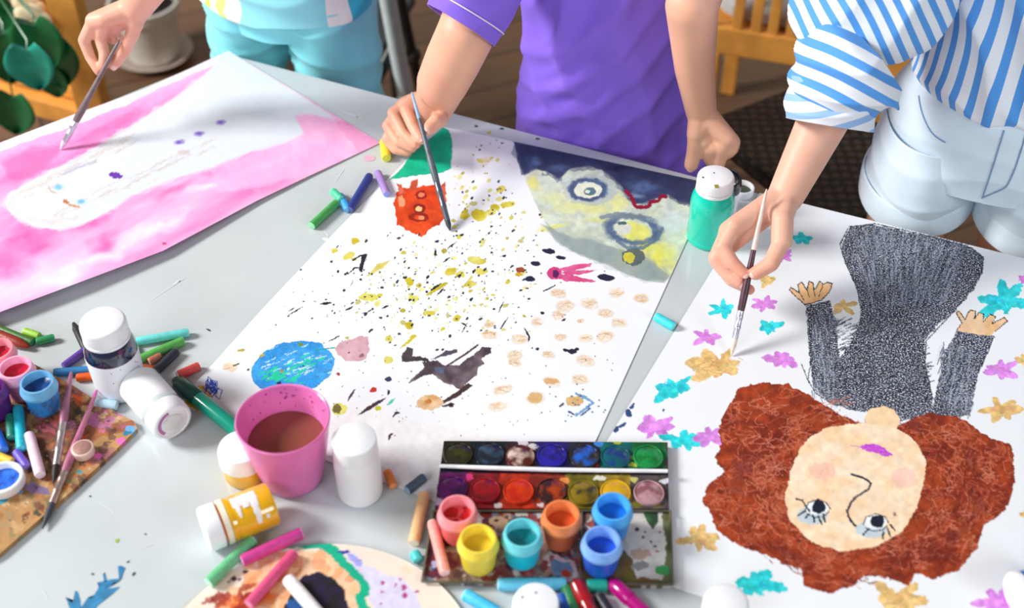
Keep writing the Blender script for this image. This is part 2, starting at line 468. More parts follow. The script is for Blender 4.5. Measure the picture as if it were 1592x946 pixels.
    cv.poly(K([(1290, 500), (1322, 510), (1230, 580), (1150, 620), (1050, 665), (1130, 610), (1220, 550)]), (66, 50, 46), rough=1.2)
    cv.line(K([(1130, 640), (1210, 625)]), 4, (66, 54, 60), taper=True); cv.blob(701, 630, 4, 4, (50, 34, 36))
    cv.poly(K([(1080, 400), (1150, 395), (1140, 440), (1100, 430)]), (88, 108, 136), rough=2, a=.7)
    cv.line(K([(555, 605), (575, 570), (600, 535)]), 4.5, (74, 62, 76), taper=True); cv.line(K([(625, 690), (700, 640), (785, 590)]), 6, (66, 44, 58), taper=True, rough=1)
    cv.line(K([(800, 570), (810, 540)]), 4, (50, 36, 56), taper=True); cv.line(K([(830, 705), (850, 680), (872, 680)]), 4.5, (50, 40, 44), taper=True); cv.line(K([(805, 850), (812, 820), (832, 803)]), 4, (64, 40, 60), taper=True)
    cv.blob(604, 590, 5, 3.6, (54, 60, 90)); cv.blob(580, 607, 6, 4, (198, 52, 40), rot=-20); cv.blob(526, 582, 3, 2.3, (170, 50, 50))
    cv.line(K([(800, 630), (845, 590)]), 5, (80, 200, 170), taper=True); cv.blob(588, 635, 5, 4, (200, 200, 40)); cv.blob(524, 636, 7, 8, (120, 110, 60), rough=2)
    cv.blob(668, 626, 20, 12, (232, 196, 156), rough=3, col2=(210, 160, 104), wash=.3); cv.blob(666, 625, 6, 3.5, (190, 120, 60), rough=2)
    # peach fingerprints
    for x, y, a_, b_ in [(868, 456, 13, 8), (878, 475, 16, 10), (868, 489, 12, 9), (916, 472, 16, 9), (941, 487, 14, 8), (958, 455, 14, 8), (996, 464, 14, 8), (962, 502, 14, 8), (834, 501, 10, 8), (902, 499, 7, 4), (871, 524, 11, 6), (910, 526, 13, 7), (940, 523, 15, 10), (852, 552, 12, 7), (910, 561, 17, 10), (808, 527, 14, 9), (800, 552, 14, 9), (800, 563, 12, 7), (857, 593, 16, 8), (901, 590, 15, 8), (832, 619, 16, 11), (781, 606, 17, 8), (773, 632, 16, 8), (760, 521, 14, 8), (756, 249, 10, 6), (357, 570, 13, 8), (760, 505, 10, 6)]:
        cv.blob(x, y, a_, b_, (236, 218, 196), rot=r.uniform(-20, 20), rough=2.5, a=.8, wash=.35, soft=.4)
        cv.blob(x + 1, y + 1, a_, b_ * .95, (212, 178, 136), rot=r.uniform(-20, 20), rough=3, a=.55, ring=r.uniform(.3, .6), wash=.5, soft=.4)
        for q in range(5): cv.line([(x + r.uniform(-.8, .3) * a_, y + r.uniform(-.6, .6) * b_), (x + r.uniform(0, .9) * a_, y + r.uniform(-.6, .6) * b_)], 1.2, (206, 156, 100), a=.5)
    cv.blob(832, 619, 12, 8, (214, 168, 104), rough=1.5, a=.8); cv.blob(857, 593, 12, 5, (214, 160, 100), rough=1.5, a=.8)
    # pink squid and dark ovals
    pk = (206, 66, 122)
    cv.blob(862, 425, 11, 10, pk, rough=1.5)
    for q in ([(868, 418), (900, 411), (921, 409), (918, 415), (880, 424)], [(872, 424), (908, 420), (929, 420), (905, 427), (880, 428)], [(866, 427), (890, 428), (927, 437), (918, 440), (880, 438), (868, 434)]):
        cv.poly(q, pk, rough=1.2, col2=(222, 100, 150))
    cv.blob(864, 426, 5, 6, (90, 30, 90), rough=1)
    for x, y, a_, b_ in [(853, 391, 10, 4), (872, 401, 8, 3), (832, 410, 8, 3.6), (824, 434, 8, 4), (942, 432, 13, 5), (890, 547, 7, 4), (880, 545, 5, 2.5)]:
        cv.blob(x, y, a_, b_, (36, 36, 62), rot=6, rough=1.2)
    cv.blob(897, 543, 4, 3, (40, 24, 50)); cv.line([(845, 453), (858, 447), (863, 444)], 2, dk); cv.line([(815, 510), (823, 524), (821, 532)], 3.5, (50, 34, 36), taper=True); cv.blob(843, 487, 3, 2.5, (40, 30, 44)); cv.blob(876, 498, 3.5, 2, (40, 30, 44), rot=-30); cv.blob(836, 543, 3, 2, (40, 30, 60))
    # blue scratchy stain
    cv.blob(893, 624, 14, 8, (208, 170, 110), rough=3, wash=.3); cv.line([(897, 613), (912, 620), (922, 628), (908, 638), (896, 646)], 4, (84, 140, 190), rough=2.5, a=.8); cv.line([(870, 632), (876, 628)], 3, (60, 60, 90)); cv.line([(884, 640), (892, 645)], 3, (60, 80, 130)); cv.line([(905, 645), (917, 636)], 3, (70, 90, 150))
    for k in range(20): cv.blob(r.gauss(895, 22), r.gauss(635, 12), 1.6, 1.1, (60, 80, 130), rough=.5)
    # yellow patch with blue loops by the big green pen
    cv.poly([(288, 612), (300, 600), (322, 600), (328, 615), (318, 630), (308, 640), (286, 628)], (238, 184, 30), rough=1.5)
    for k in range(14):
        x = r.uniform(318, 340); y = r.uniform(592, 618)
        cv.line([(x, y), (x + r.uniform(-6, 6), y - 8), (x + r.uniform(2, 9), y - 5), (x + r.uniform(-3, 5), y + 9), (x - 4, y + 3)], 1.3, (46, 84, 190), rough=.5)
    cv.line([(303, 640), (312, 646), (318, 640)], 1.6, (46, 84, 190)); cv.blob(375, 545, 6, 2, (180, 160, 60), rot=-10); cv.line([(363, 569), (372, 566)], 2, (40, 36, 30)); cv.blob(386, 575, 2.4, 1.6, (60, 50, 40))
    # the big watery face, upper right
    fo = [(799, 221), (804, 240), (812, 268), (825, 300), (838, 328), (850, 352), (868, 375), (890, 391), (915, 402), (940, 411), (975, 427), (1005, 437), (1033, 439), (1041, 431), (1050, 412), (1060, 395), (1070, 370), (1082, 345), (1097, 310), (1108, 288), (1106, 284), (1050, 268), (950, 247), (860, 228)]
    cv.poly(fo, (214, 222, 196), rough=.8, col2=(196, 208, 196), var=.12)
    for x, y, a_, b_, c_ in [(830, 285, 14, 14, (232, 228, 128)), (860, 310, 25, 14, (222, 228, 170)), (905, 325, 60, 14, (226, 228, 150)), (960, 312, 26, 18, (232, 234, 150)), (1030, 400, 26, 34, (232, 230, 100)), (985, 402, 40, 14, (220, 220, 110)), (1050, 345, 34, 26, (216, 228, 226)), (900, 365, 45, 14, (186, 198, 180)), (860, 352, 28, 8, (222, 222, 120)), (1005, 380, 24, 12, (228, 228, 90)), (925, 345, 30, 8, (216, 222, 150))]:
        cv.blob(x, y, a_, b_, c_, rough=9, freq=.06, a=.9, wash=.4, soft=.7)
    cv.poly([(842, 345), (862, 358), (890, 372), (920, 372), (950, 385), (990, 396), (1004, 400), (1020, 412), (1040, 430), (1033, 438), (1005, 436), (975, 427), (940, 411), (890, 391), (866, 374)], (128, 146, 152), rough=3, freq=.06, a=.85, wash=.3, col2=(160, 172, 166), soft=5)
    cv.poly([(800, 221), (806, 250), (815, 270), (830, 262), (850, 266), (868, 278), (885, 262), (915, 258), (935, 262), (952, 275), (968, 292), (985, 318), (1002, 314), (1020, 308), (1038, 302), (1056, 312), (1078, 318), (1096, 308), (1108, 288), (1106, 284), (1050, 268), (950, 247), (860, 228)], (52, 64, 108), rough=3, freq=.07, col2=(40, 46, 78), var=.25, soft=5)
    for x, y, a_, b_, c_ in [(830, 250, 16, 12, (92, 116, 158)), (870, 262, 22, 8, (86, 104, 142)), (1000, 290, 34, 12, (84, 108, 152)), (985, 305, 22, 7, (120, 146, 176)), (1045, 290, 20, 8, (52, 56, 86)), (960, 262, 30, 7, (34, 38, 66))]:
        cv.blob(x, y, a_, b_, c_, rough=6, freq=.07, a=.8, wash=.5, soft=.7)
    eb = (84, 104, 138)
    cv.blob(917, 296, 42, 24, (180, 192, 192), rough=4, a=.6); cv.blob(914, 295, 34, 20, eb, rough=2.5, ring=.42, col2=(62, 78, 116), wash=.15, soft=.16); cv.blob(914, 296, 22, 12, (230, 234, 210), rough=1.5); cv.blob(917, 298, 10, 6, (92, 126, 136), rough=1.5); cv.blob(914, 298, 4, 2.4, (226, 232, 214), rough=1)
    cv.blob(984, 357, 50, 27, eb, rot=8, rough=3, ring=.44, col2=(112, 132, 150), wash=.2, soft=.2); cv.line([(935, 338), (960, 333), (995, 338)], 7, (120, 136, 146), rough=2, a=.8); cv.blob(986, 360, 30, 16, (228, 228, 120), rot=8, rough=3, soft=.3); cv.blob(970, 356, 12, 9, (220, 224, 214), rough=2); cv.blob(967, 347, 7, 3, (80, 108, 112), rough=1.5); cv.line([(960, 375), (975, 386), (1000, 386), (1022, 372), (1030, 355)], 5, (92, 116, 138), rough=1, a=.8)
    cv.line(ZZ(800, 240, 3.943, [(685, 228), (715, 258), (745, 322), (790, 325), (825, 318), (835, 292), (880, 288), (898, 258), (930, 262)]), 6, (146, 20, 54), rough=1.4)
    cv.blob(985, 400, 18, 13, (74, 88, 92), rough=3, a=.8); cv.blob(978, 401, 9, 8, (206, 200, 70), rough=2)
    for k in range(26): cv.blob(r.uniform(735, 800), r.uniform(215, 330), r.uniform(1, 2.2), r.uniform(.8, 1.6), r.choice([(80, 60, 60), (60, 70, 100), (190, 180, 70)]), rough=.5)
    for k in range(16): cv.blob(r.uniform(800, 850), r.uniform(330, 470), r.uniform(1, 3), r.uniform(.8, 2), r.choice([(200, 180, 60), (40, 40, 60)]), rough=.5)
    cv.blob(809, 420, 7, 4, (150, 70, 40), rough=1); cv.blob(806, 427, 6, 3, (200, 160, 40), rough=1)
    for k in range(30): cv.blob(r.gauss(870, 60), r.gauss(560, 70), r.uniform(.6, 1.6), r.uniform(.5, 1.2), (50, 44, 60), rough=.4)

def paint_girl(cv):
    r = random.Random(5)
    K1 = lambda p: ZZ(1192, 240, 3.943, p); K2 = lambda p: ZZ(1192, 470, 3.943, p); K3 = lambda p: ZZ(1192, 706, 3.943, p)
    te, vi, go = (36, 200, 208), (204, 126, 214), (216, 178, 112)
    # drips of paint on the left edge
    for x, y, a_, b_ in [(977, 643, 5, 7), (982, 634, 4, 2.6), (957, 668, 5, 5), (967, 662, 8, 2.6), (984, 629, 3, 1.5), (1032, 638, 3, 2)]: cv.blob(x, y, a_, b_, (48, 76, 128), rot=-30, rough=1)
    for k, (x, y, s_, c_) in enumerate([(1125, 482, 21, te), (1098, 524, 24, vi), (1196, 508, 23, te), (1190, 472, 20, vi), (1217, 560, 27, vi), (1118, 568, 46, go), (1045, 605, 32, te), (1018, 664, 34, vi), (1064, 685, 34, te), (1104, 680, 28, vi), (1247, 370, 20, te), (1218, 400, 16, vi), (1194, 436, 18, go), (1311, 476, 20, go), (1562, 468, 42, te), (1556, 576, 27, vi), (1555, 637, 32, go), (1089, 838, 33, go), (1176, 908, 44, te), (1392, 932, 42, go), (1556, 936, 42, vi), (1592, 434, 12, vi), (1592, 560, 16, go), (1592, 800, 10, go)]):
        cv.flower(x, y, s_, c_, 40 + k, rot=r.uniform(0, 6), petals=r.choice([5, 6, 6, 7]), col2=tuple(min(255, q + 22) for q in c_))
    for k in range(26): cv.line([(x := r.uniform(1085, 1150), y := r.uniform(556, 580)), (x + r.uniform(-14, 14), y + r.uniform(-6, 6))], 1.2, (188, 146, 84), a=.6)
    # grey black dress in wax crayon
    dk = (26, 34, 56)
    cv.poly([(1312, 375), (1322, 352), (1350, 348), (1400, 358), (1460, 370), (1508, 384), (1528, 398), (1528, 425), (1510, 455), (1478, 490), (1455, 508), (1437, 530), (1437, 560), (1445, 595), (1452, 640), (1440, 648), (1398, 655), (1388, 638), (1350, 640), (1330, 640), (1290, 628), (1265, 600), (1258, 560), (1255, 500), (1252, 476), (1290, 467), (1300, 500), (1304, 545), (1306, 556), (1320, 538), (1335, 508), (1338, 480), (1330, 445), (1314, 408), (1308, 388)], dk, rough=2, grain=.96, var=.2, col2=(44, 56, 82))
    cv.poly([(1489, 512), (1545, 522), (1524, 572), (1516, 610), (1506, 646), (1468, 652), (1448, 642), (1457, 600), (1470, 545)], dk, rough=1.6, grain=.92, var=.2, col2=(44, 56, 82))
    for k in range(1500):      # darker strokes laid along the figure
        if k < 900:
            t = r.random(); x = 1318 + 200 * r.random(); y = 352 + 110 * t; x = 1385 + (x - 1385) * (1 - .35 * t) + (t * 4); dx, dy = (1385 - x) * .12, r.uniform(12, 30)
        elif k < 1200: x = r.uniform(1262, 1296); y = r.uniform(480, 610); dx, dy = r.uniform(-2, 6), r.uniform(12, 30)
        else: x = r.uniform(1462, 1515); y = r.uniform(530, 630); dx, dy = r.uniform(-8, -2), r.uniform(12, 28)
        cv.line([(x, y), (x + dx, y + dy)], r.uniform(.6, 1.5), (22, 30, 50) if k % 2 else (182, 194, 212), rough=.8, a=.6 if k % 2 else .5, grain=.45)
    for k in range(420):
        x = r.uniform(1290, 1440); y = r.uniform(500, 635); cv.line([(x, y), (x + r.uniform(6, 18), y - r.uniform(2, 9))], r.uniform(.8, 1.8), (24, 32, 54), rough=.5, a=.8, grain=.5)
    for q in ([(1318, 356), (1306, 380), (1314, 408), (1332, 446), (1338, 480)], [(1510, 386), (1529, 402), (1526, 424), (1506, 456), (1478, 490), (1440, 530), (1438, 566), (1450, 620)], [(1320, 353), (1360, 348), (1440, 366), (1512, 386)], [(1258, 500), (1262, 560), (1256, 590), (1268, 612), (1284, 622)], [(1246, 567), (1258, 596)], [(1546, 524), (1526, 570)]):
        cv.line(q, 1.6, (34, 42, 60), rough=.8, grain=.2)
    # hands
    sk = (244, 204, 156)
    lh = K1([(235, 925), (140, 835), (146, 815), (200, 850), (192, 800), (215, 785), (245, 830), (262, 780), (285, 790), (288, 836), (325, 780), (345, 798), (372, 786), (402, 792), (388, 840), (335, 895)])
    cv.poly(lh, sk, rough=.6, col2=(236, 184, 128)); cv.line(lh + [lh[0]], 1.6, (36, 36, 50), rough=.5)
    cv.line(K1([(202, 850), (232, 900)]), 1.2, (60, 50, 50)); cv.line(K1([(247, 830), (262, 880)]), 1.2, (60, 50, 50)); cv.line(K1([(288, 836), (296, 870)]), 1.2, (60, 50, 50)); cv.line(K1([(345, 800), (320, 870)]), 1.2, (60, 50, 50))
    rh = K2([(1165, 175), (1195, 128), (1163, 68), (1180, 52), (1215, 108), (1245, 50), (1282, 55), (1272, 105), (1300, 64), (1332, 74), (1326, 122), (1370, 74), (1402, 90), (1382, 132), (1455, 94), (1477, 116), (1400, 180), (1368, 206), (1300, 200)])
    cv.poly(rh, (242, 206, 170), rough=.6, col2=(236, 190, 138)); cv.line(rh[:-2], 1.5, (44, 40, 50), rough=.5)
    # brown hair
    face = [(1258, 680), (1290, 664), (1340, 659), (1390, 664), (1420, 682), (1440, 715), (1438, 745), (1425, 790), (1402, 828), (1360, 851), (1310, 858), (1262, 845), (1228, 810), (1220, 775), (1230, 730), (1243, 700)]
    def inside(pl_, x, y):
        c = False
        for k in range(len(pl_)):
            (x1, y1), (x2, y2) = pl_[k], pl_[(k + 1) % len(pl_)]
            if (y1 > y) != (y2 > y) and x < (x2 - x1) * (y - y1) / (y2 - y1) + x1: c = not c
        return c
    hair = [(1345, 662), (1300, 642), (1262, 617), (1225, 598), (1185, 595), (1150, 603), (1130, 635), (1116, 668), (1122, 690), (1110, 712), (1126, 735), (1100, 756), (1092, 780), (1106, 800), (1114, 826), (1150, 850), (1190, 862), (1214, 874), (1245, 886), (1250, 912), (1290, 922), (1330, 910), (1342, 894), (1382, 898), (1413, 912), (1422, 892), (1452, 902), (1492, 886), (1520, 852), (1530, 816), (1560, 796), (1575, 766), (1578, 735), (1572, 692), (1542, 682), (1515, 665), (1502, 655), (1484, 648), (1440, 641), (1396, 662)]
    cv.poly(hair, (160, 62, 26), rough=3, freq=.12, col2=(126, 42, 24), var=.22)
    cx, cy = 1335, 755
    for k in range(430):      # pale scratched wax lines curling round the head
        t = r.uniform(0, 6.283); q = r.uniform(.78, 1.42)
        pts = []
        for j in range(4):
            tt = t + j * .07 + r.uniform(-.03, .03); qq = q + r.uniform(-.05, .05)
            pts.append((cx + 150 * qq * math.cos(tt), cy + 118 * qq * math.sin(tt)))
        ex = ((pts[1][0] - cx) / 218) ** 2 + ((pts[1][1] - cy - 10) / 145) ** 2
        if ex > 1 or pts[1][1] < 655 and 1300 < pts[1][0] < 1480 or pts[1][1] < 700 and pts[1][0] < 1190 and r.random() < .7 or pts[2][1] < 615: continue
        cv.line(pts, r.uniform(.8, 2), r.choice([(196, 104, 76), (178, 84, 56), (206, 122, 96), (112, 34, 16), (96, 28, 20)]), rough=1.6, freq=.3, a=.75)
    for k in range(460):     # looping scribbles in lighter wax
        ox, oy = r.uniform(1092, 1578), r.uniform(600, 920)
        if not inside(hair, ox, oy) or inside(face, ox, oy): continue
        a0 = r.uniform(0, 6.28); rad = r.uniform(6, 17); pts = []
        for j in range(r.randint(7, 14)):
            aa = a0 + j * .62; rr2 = rad * r.uniform(.7, 1.15); pts.append((ox + j * r.uniform(-1, 2.2) + rr2 * math.cos(aa), oy + j * r.uniform(-.8, .8) + rr2 * .7 * math.sin(aa)))
        pts = [p for p in pts if inside(hair, *p)]
        if len(pts) > 2: cv.line(pts, r.uniform(.8, 1.5), r.choice([(206, 112, 80), (196, 98, 66), (214, 128, 100), (186, 88, 56)]), rough=.9, freq=.4, a=.72, grain=.1)
    for k in range(24):
        t = r.uniform(0, 6.283); cv.blob(cx + 190 * math.cos(t), cy + 118 * math.sin(t) + 10, r.uniform(10, 22), r.uniform(6, 12), r.choice([(104, 30, 18), (120, 48, 48), (160, 64, 26)]), rot=r.uniform(0, 180), rough=6, freq=.1, a=.45, wash=.5)
    # neck and face
    cv.poly([(1344, 650), (1352, 636), (1372, 632), (1390, 637), (1400, 652), (1392, 670), (1350, 670)], (250, 214, 172), rough=1)
    cv.poly(face, (250, 226, 196), rough=2, freq=.1, grain=.12, col2=(250, 212, 170))
    for k in range(90): cv.line([(x := r.uniform(1240, 1420), y := r.uniform(675, 840)), (x + r.uniform(8, 24), y - r.uniform(4, 12))], r.uniform(1, 3), r.choice([(250, 210, 160), (252, 238, 222), (246, 204, 160), (252, 238, 222)]), rough=1, a=.55, grain=.4) if ((x - 1332) / 96) ** 2 + ((y - 758) / 86) ** 2 < 1 else None
    cv.blob(1279, 733, 20, 14, (246, 176, 160), rough=4, a=.5, grain=.5, wash=.3); cv.blob(1406, 744, 20, 16, (248, 190, 190), rough=4, a=.45, grain=.5, wash=.3)
    cv.poly(K2([(575, 885), (610, 868), (660, 870), (720, 890), (765, 940), (700, 932), (620, 918), (590, 905)]), (196, 64, 208), rough=1.2, grain=.25); cv.line(K2([(515, 878), (575, 890)]), 1.3, (196, 110, 206), grain=.4); cv.blob(1378, 707, 10, 3.5, (196, 70, 208), rough=1, grain=.3)
    cv.line(K3([(520, 126), (575, 142), (615, 160), (640, 184), (622, 218), (580, 246), (540, 272), (512, 305), (494, 345), (500, 385), (520, 418), (544, 442)]), 3.6, (34, 34, 54), rough=.9, grain=.2)
    ink = (24, 32, 50)
    for ex, ey, fl in [(1271, 790, 1), (1362, 812, 1)]:
        cv.blob(ex - 8, ey + 12, 24, 14, (180, 208, 228), rough=3, a=.75, grain=.3, wash=.2); cv.blob(ex - 1, ey, 18, 11, (240, 244, 248), rough=1)
        cv.blob(ex + 2, ey - 1, 11, 10, ink, rough=1.4)
        cv.line([(ex - 20, ey + 4), (ex - 14, ey - 8), (ex, ey - 13), (ex + 14, ey - 8), (ex + 20, ey + 2)], 1.8, ink, rough=.6)
        cv.line([(ex - 16, ey + 10), (ex - 4, ey + 15), (ex + 10, ey + 13), (ex + 18, ey + 6)], 2, (50, 66, 92), rough=1)
    for a_, b_ in [((1237, 776), (1247, 778)), ((1247, 778), (1258, 795)), ((1241, 802), (1252, 795)), ((1252, 806), (1258, 800)), ((1277, 815), (1272, 803)), ((1282, 812), (1280, 800)), ((1342, 832), (1350, 824)), ((1372, 838), (1374, 828)), ((1384, 834), (1380, 822)), ((1392, 826), (1384, 816)), ((1266, 812), (1264, 802))]:
        cv.line([a_, b_], 3, ink, rough=.8)
    cv.blob(1391, 800, 2.5, 3, (160, 120, 120))

def paint_pink(cv):
    r = random.Random(3)
    n = fbm(cv.x * .010 + cv.y * .010, cv.y * .022 + cv.x * .009, 31, 4)
    t = np.clip((n - .22) / .56, 0, 1)[:, None]
    cv.c = np.array([241, 128, 194]) / 255. * (1 - t) + np.array([248, 214, 240]) / 255. * t
    def wash(pts, c, a): cv.poly(pts, c, rough=6, freq=.04, a=a, wash=.4, soft=9)
    wash([(0, 230), (120, 190), (180, 160), (330, 105), (320, 118), (230, 165), (140, 225), (60, 265), (0, 270)], (246, 170, 224), .7)
    wash([(0, 250), (50, 232), (100, 225), (70, 262), (20, 285)], (238, 96, 168), .6)
    wash([(105, 228), (170, 190), (230, 160), (200, 190), (140, 222)], (232, 92, 166), .6)
    for x, y, a_, b_ in [(40, 370, 60, 22), (140, 350, 50, 16), (260, 300, 60, 13), (60, 380, 40, 18), (20, 420, 40, 30), (530, 200, 40, 20), (350, 260, 50, 12), (160, 375, 40, 14)]:
        cv.blob(x, y, a_, b_, (236, 96, 174), rot=-22, rough=12, freq=.03, a=.75, wash=.4, soft=.9)
    for x, y, a_, b_ in [(160, 400, 90, 16), (250, 350, 80, 14), (320, 290, 50, 10), (100, 430, 60, 14), (230, 370, 60, 10), (420, 255, 60, 9)]:
        cv.blob(x, y, a_, b_, (250, 230, 248), rot=-22, rough=12, freq=.03, a=.85, wash=.4, soft=.9)
    # white margin along the far edge
    wht = (218, 229, 237)
    cv.poly([(355, 78), (225, 138), (115, 176), (0, 220), (-90, 258), (-90, 272), (0, 236), (60, 214), (130, 190), (200, 160), (290, 118), (330, 100)], (236, 240, 244), rough=3, freq=.03, a=.85)
    cv.poly([(355, 78), (338, 92), (332, 104), (300, 132), (262, 160), (216, 190), (180, 210), (140, 235), (90, 262), (45, 284), (14, 302), (8, 318), (22, 336), (52, 352), (92, 358), (132, 347), (172, 327), (200, 306), (236, 290), (284, 272), (330, 259), (390, 236), (440, 222), (474, 207), (468, 192), (458, 180), (480, 178), (508, 182), (525, 186)], wht, rough=3, freq=.05, var=.03, soft=5)
    cv.poly([(460, 180), (480, 180), (505, 184), (530, 192), (592, 222), (560, 238), (500, 262), (420, 285), (340, 300), (330, 262), (390, 240), (445, 224), (476, 208)], (247, 168, 220), rough=4, freq=.05, col2=(250, 198, 232), a=.9, soft=5)
    cv.poly([(520, 186), (560, 205), (592, 222), (560, 236), (540, 215)], (250, 150, 200), rough=4, a=.5)
    hc = [(206, 196, 190), (216, 204, 198), (196, 186, 186)]
    for k in range(110):
        t = r.random(); x = 20 + 170 * t + r.gauss(0, 6); y = 315 - 95 * t + r.gauss(0, 6)
        if k % 2: x = 60 + 260 * t; y = 348 - 120 * t + r.gauss(0, 7)
        L_ = r.uniform(14, 40); cv.line([(x, y), (x + L_, y - L_ * .5)], r.uniform(1, 2.5), r.choice(hc), rough=2, a=.45)
    cv.line([(20, 305), (18, 322), (40, 338), (80, 346), (120, 338)], 7, (214, 206, 202), rough=3, a=.5)
    cv.line([(95, 272), (120, 262), (150, 250)], 4, (176, 176, 196), rough=2, a=.6)
    for x, y in [(91, 291), (126, 314)]:
        cv.blob(x, y, 12, 6, (190, 218, 238), rough=2, soft=.5); cv.blob(x, y, 6, 4.5, (130, 190, 230), rough=1.5, soft=.4)
    cv.line([(74, 290), (78, 297), (86, 300)], 2.6, (196, 164, 150), a=.8); cv.line([(100, 313), (108, 319), (122, 322)], 4, (206, 150, 124), rough=1.4); cv.blob(103, 314, 5, 3, (190, 116, 84), rot=30)
    cv.blob(180, 273, 11, 4.6, (104, 52, 168), rot=12, rough=1.2)
    for x, y in [(343, 190), (310, 208), (279, 221)]: cv.blob(x, y, 10, 4.8, (160, 140, 208), rough=1.5, rot=-8, soft=.4); cv.blob(x - 1, y, 5, 3, (112, 88, 190), rough=1.2, soft=.5)
    cv.line([(280, 236), (292, 238)], 5, (206, 180, 180), rough=3, a=.6); cv.blob(255, 379, 3, 2, (200, 60, 110))

def paint_board(cv):
    r = random.Random(9)
    cv.c[:] = np.array([176, 134, 86]) / 255.
    n = fbm(cv.x * .05, cv.y * .05, 77, 4)[:, None]; cv.c *= .86 + .28 * n
    for k in range(110):
        x = r.gauss(85, 45); y = r.gauss(665, 42)
        cv.blob(x, y, r.uniform(6, 26), r.uniform(4, 13), r.choice([(140, 70, 44), (112, 58, 44), (160, 84, 50), (150, 90, 110), (120, 80, 60), (92, 62, 50), (190, 90, 50)]), rot=r.uniform(-70, 70), rough=6, freq=.08, a=.6, wash=.5)
    for k in range(70):
        x = r.uniform(-10, 120); y = r.uniform(720, 860) ; cv.blob(x, y, r.uniform(3, 14), r.uniform(2, 8), r.choice([(214, 178, 128), (160, 104, 50), (176, 120, 70), (110, 110, 80), (150, 140, 110)]), rot=r.uniform(0, 90), rough=4, a=.55, wash=.4)
    for k in range(45):
        x = r.gauss(160, 24); y = r.gauss(640, 22); cv.blob(x, y, r.uniform(4, 12), r.uniform(2, 6), r.choice([(196, 112, 176), (176, 88, 150), (214, 190, 140), (210, 180, 120), (110, 74, 90)]), rot=-30, rough=4, a=.7, wash=.4)
    for x, y, a_, b_, c_ in [(202, 668, 8, 6, (96, 170, 226)), (198, 674, 6, 4, (24, 116, 150)), (188, 686, 8, 5, (226, 104, 184)), (154, 710, 7, 5, (222, 96, 176)), (123, 734, 5, 4, (60, 140, 146)), (30, 766, 6, 4, (70, 150, 210)), (4, 778, 8, 6, (40, 140, 170)), (58, 761, 20, 7, (120, 100, 150)), (128, 681, 10, 4, (214, 90, 40)), (75, 666, 20, 10, (176, 84, 96)), (120, 618, 10, 4, (226, 90, 40)), (42, 800, 5, 3, (140, 70, 40)), (58, 798, 6, 4, (70, 70, 50)), (95, 760, 14, 6, (186, 110, 50)), (80, 640, 16, 4, (220, 190, 150)), (12, 668, 10, 7, (240, 150, 130)), (5, 650, 8, 6, (110, 140, 110)), (150, 660, 20, 5, (176, 110, 150)), (110, 640, 12, 14, (90, 70, 46)), (60, 680, 24, 8, (120, 60, 44))]:
        cv.blob(x, y, a_, b_, c_, rot=r.uniform(-40, 20), rough=3, a=.9)
    for k in range(120): cv.blob(r.gauss(80, 50), r.gauss(690, 60), r.uniform(3, 12), r.uniform(2, 6), r.choice([(70, 40, 34), (100, 52, 40), (84, 60, 44), (60, 50, 44)]), rot=r.uniform(-70, 70), rough=5, a=.6, wash=.5)
    for k in range(160): cv.blob(r.uniform(-10, 205), r.uniform(600, 860), r.uniform(.8, 2.4), r.uniform(.6, 1.6), r.choice([(60, 44, 40), (90, 80, 60), (230, 210, 180), (60, 90, 100), (190, 90, 120)]), rough=.8, a=.7)

def paint_palette(cv):
    r = random.Random(21)
    cv.c[:] = np.array([238, 222, 208]) / 255.
    n = fbm(cv.x * .02, cv.y * .02, 5, 3)[:, None]; cv.c = cv.c * (.95 + .1 * n)
    cv.poly([(380, 1010), (330, 946), (360, 920), (400, 895), (420, 872), (455, 860), (500, 855), (530, 868), (550, 895), (560, 930), (570, 1010)], (240, 196, 156), rough=8, freq=.05, wash=.15)
    for k in range(60):
        x = r.gauss(450, 60); y = r.gauss(900, 34)
        cv.blob(x, y, r.uniform(6, 22), r.uniform(4, 12), r.choice([(244, 176, 120), (232, 150, 96), (246, 210, 180), (226, 130, 90)]), rot=-35, rough=6, freq=.07, a=.5, wash=.5)
    for k in range(26): cv.blob(r.gauss(380, 22), r.gauss(938, 14), r.uniform(6, 20), r.uniform(4, 9), r.choice([(170, 52, 28), (140, 34, 24), (226, 110, 50)]), rot=-20, rough=5, a=.6, wash=.4)
    cv.poly([(462, 905), (475, 893), (495, 890), (515, 896), (528, 908), (540, 930), (548, 960), (545, 1010), (430, 1010), (440, 946), (455, 925)], (34, 26, 60), rough=4, freq=.08, col2=(24, 22, 26), var=.2)
    cv.blob(462, 940, 16, 12, (24, 90, 160), rough=4, a=.85)
    cv.line([(456, 845), (480, 845), (502, 847), (518, 856), (526, 868), (545, 885), (562, 902), (570, 918), (560, 928), (562, 940), (578, 960), (600, 990)], 15, (10, 172, 134), rough=3, freq=.08)
    cv.poly([(530, 858), (550, 862), (566, 878), (590, 890), (620, 900), (648, 920), (652, 946), (640, 990), (590, 970), (574, 935), (574, 908), (556, 888)], (214, 210, 240), rough=4, freq=.06, wash=.15)
    cv.blob(552, 871, 14, 6, (140, 146, 226), rot=40, rough=3, a=.8); cv.blob(534, 859, 10, 3, (56, 60, 160), rough=2)
    for x, y, s_ in [(595, 907, 3), (628, 914, 4), (630, 926, 4), (622, 902, 2), (648, 920, 2.5), (592, 940, 2), (615, 910, 2), (594, 920, 2)]: cv.blob(x, y, s_, s_ * 1.1, (176, 60, 130), rough=1)
    for x, y, s_ in [(382, 890, 4), (363, 900, 5), (373, 901, 3), (355, 906, 3), (331, 932, 2)]: cv.blob(x, y, s_, s_ * .8, (80, 44, 60), rough=1)
    cv.blob(352, 858, 8, 3, (40, 150, 150), rough=2)

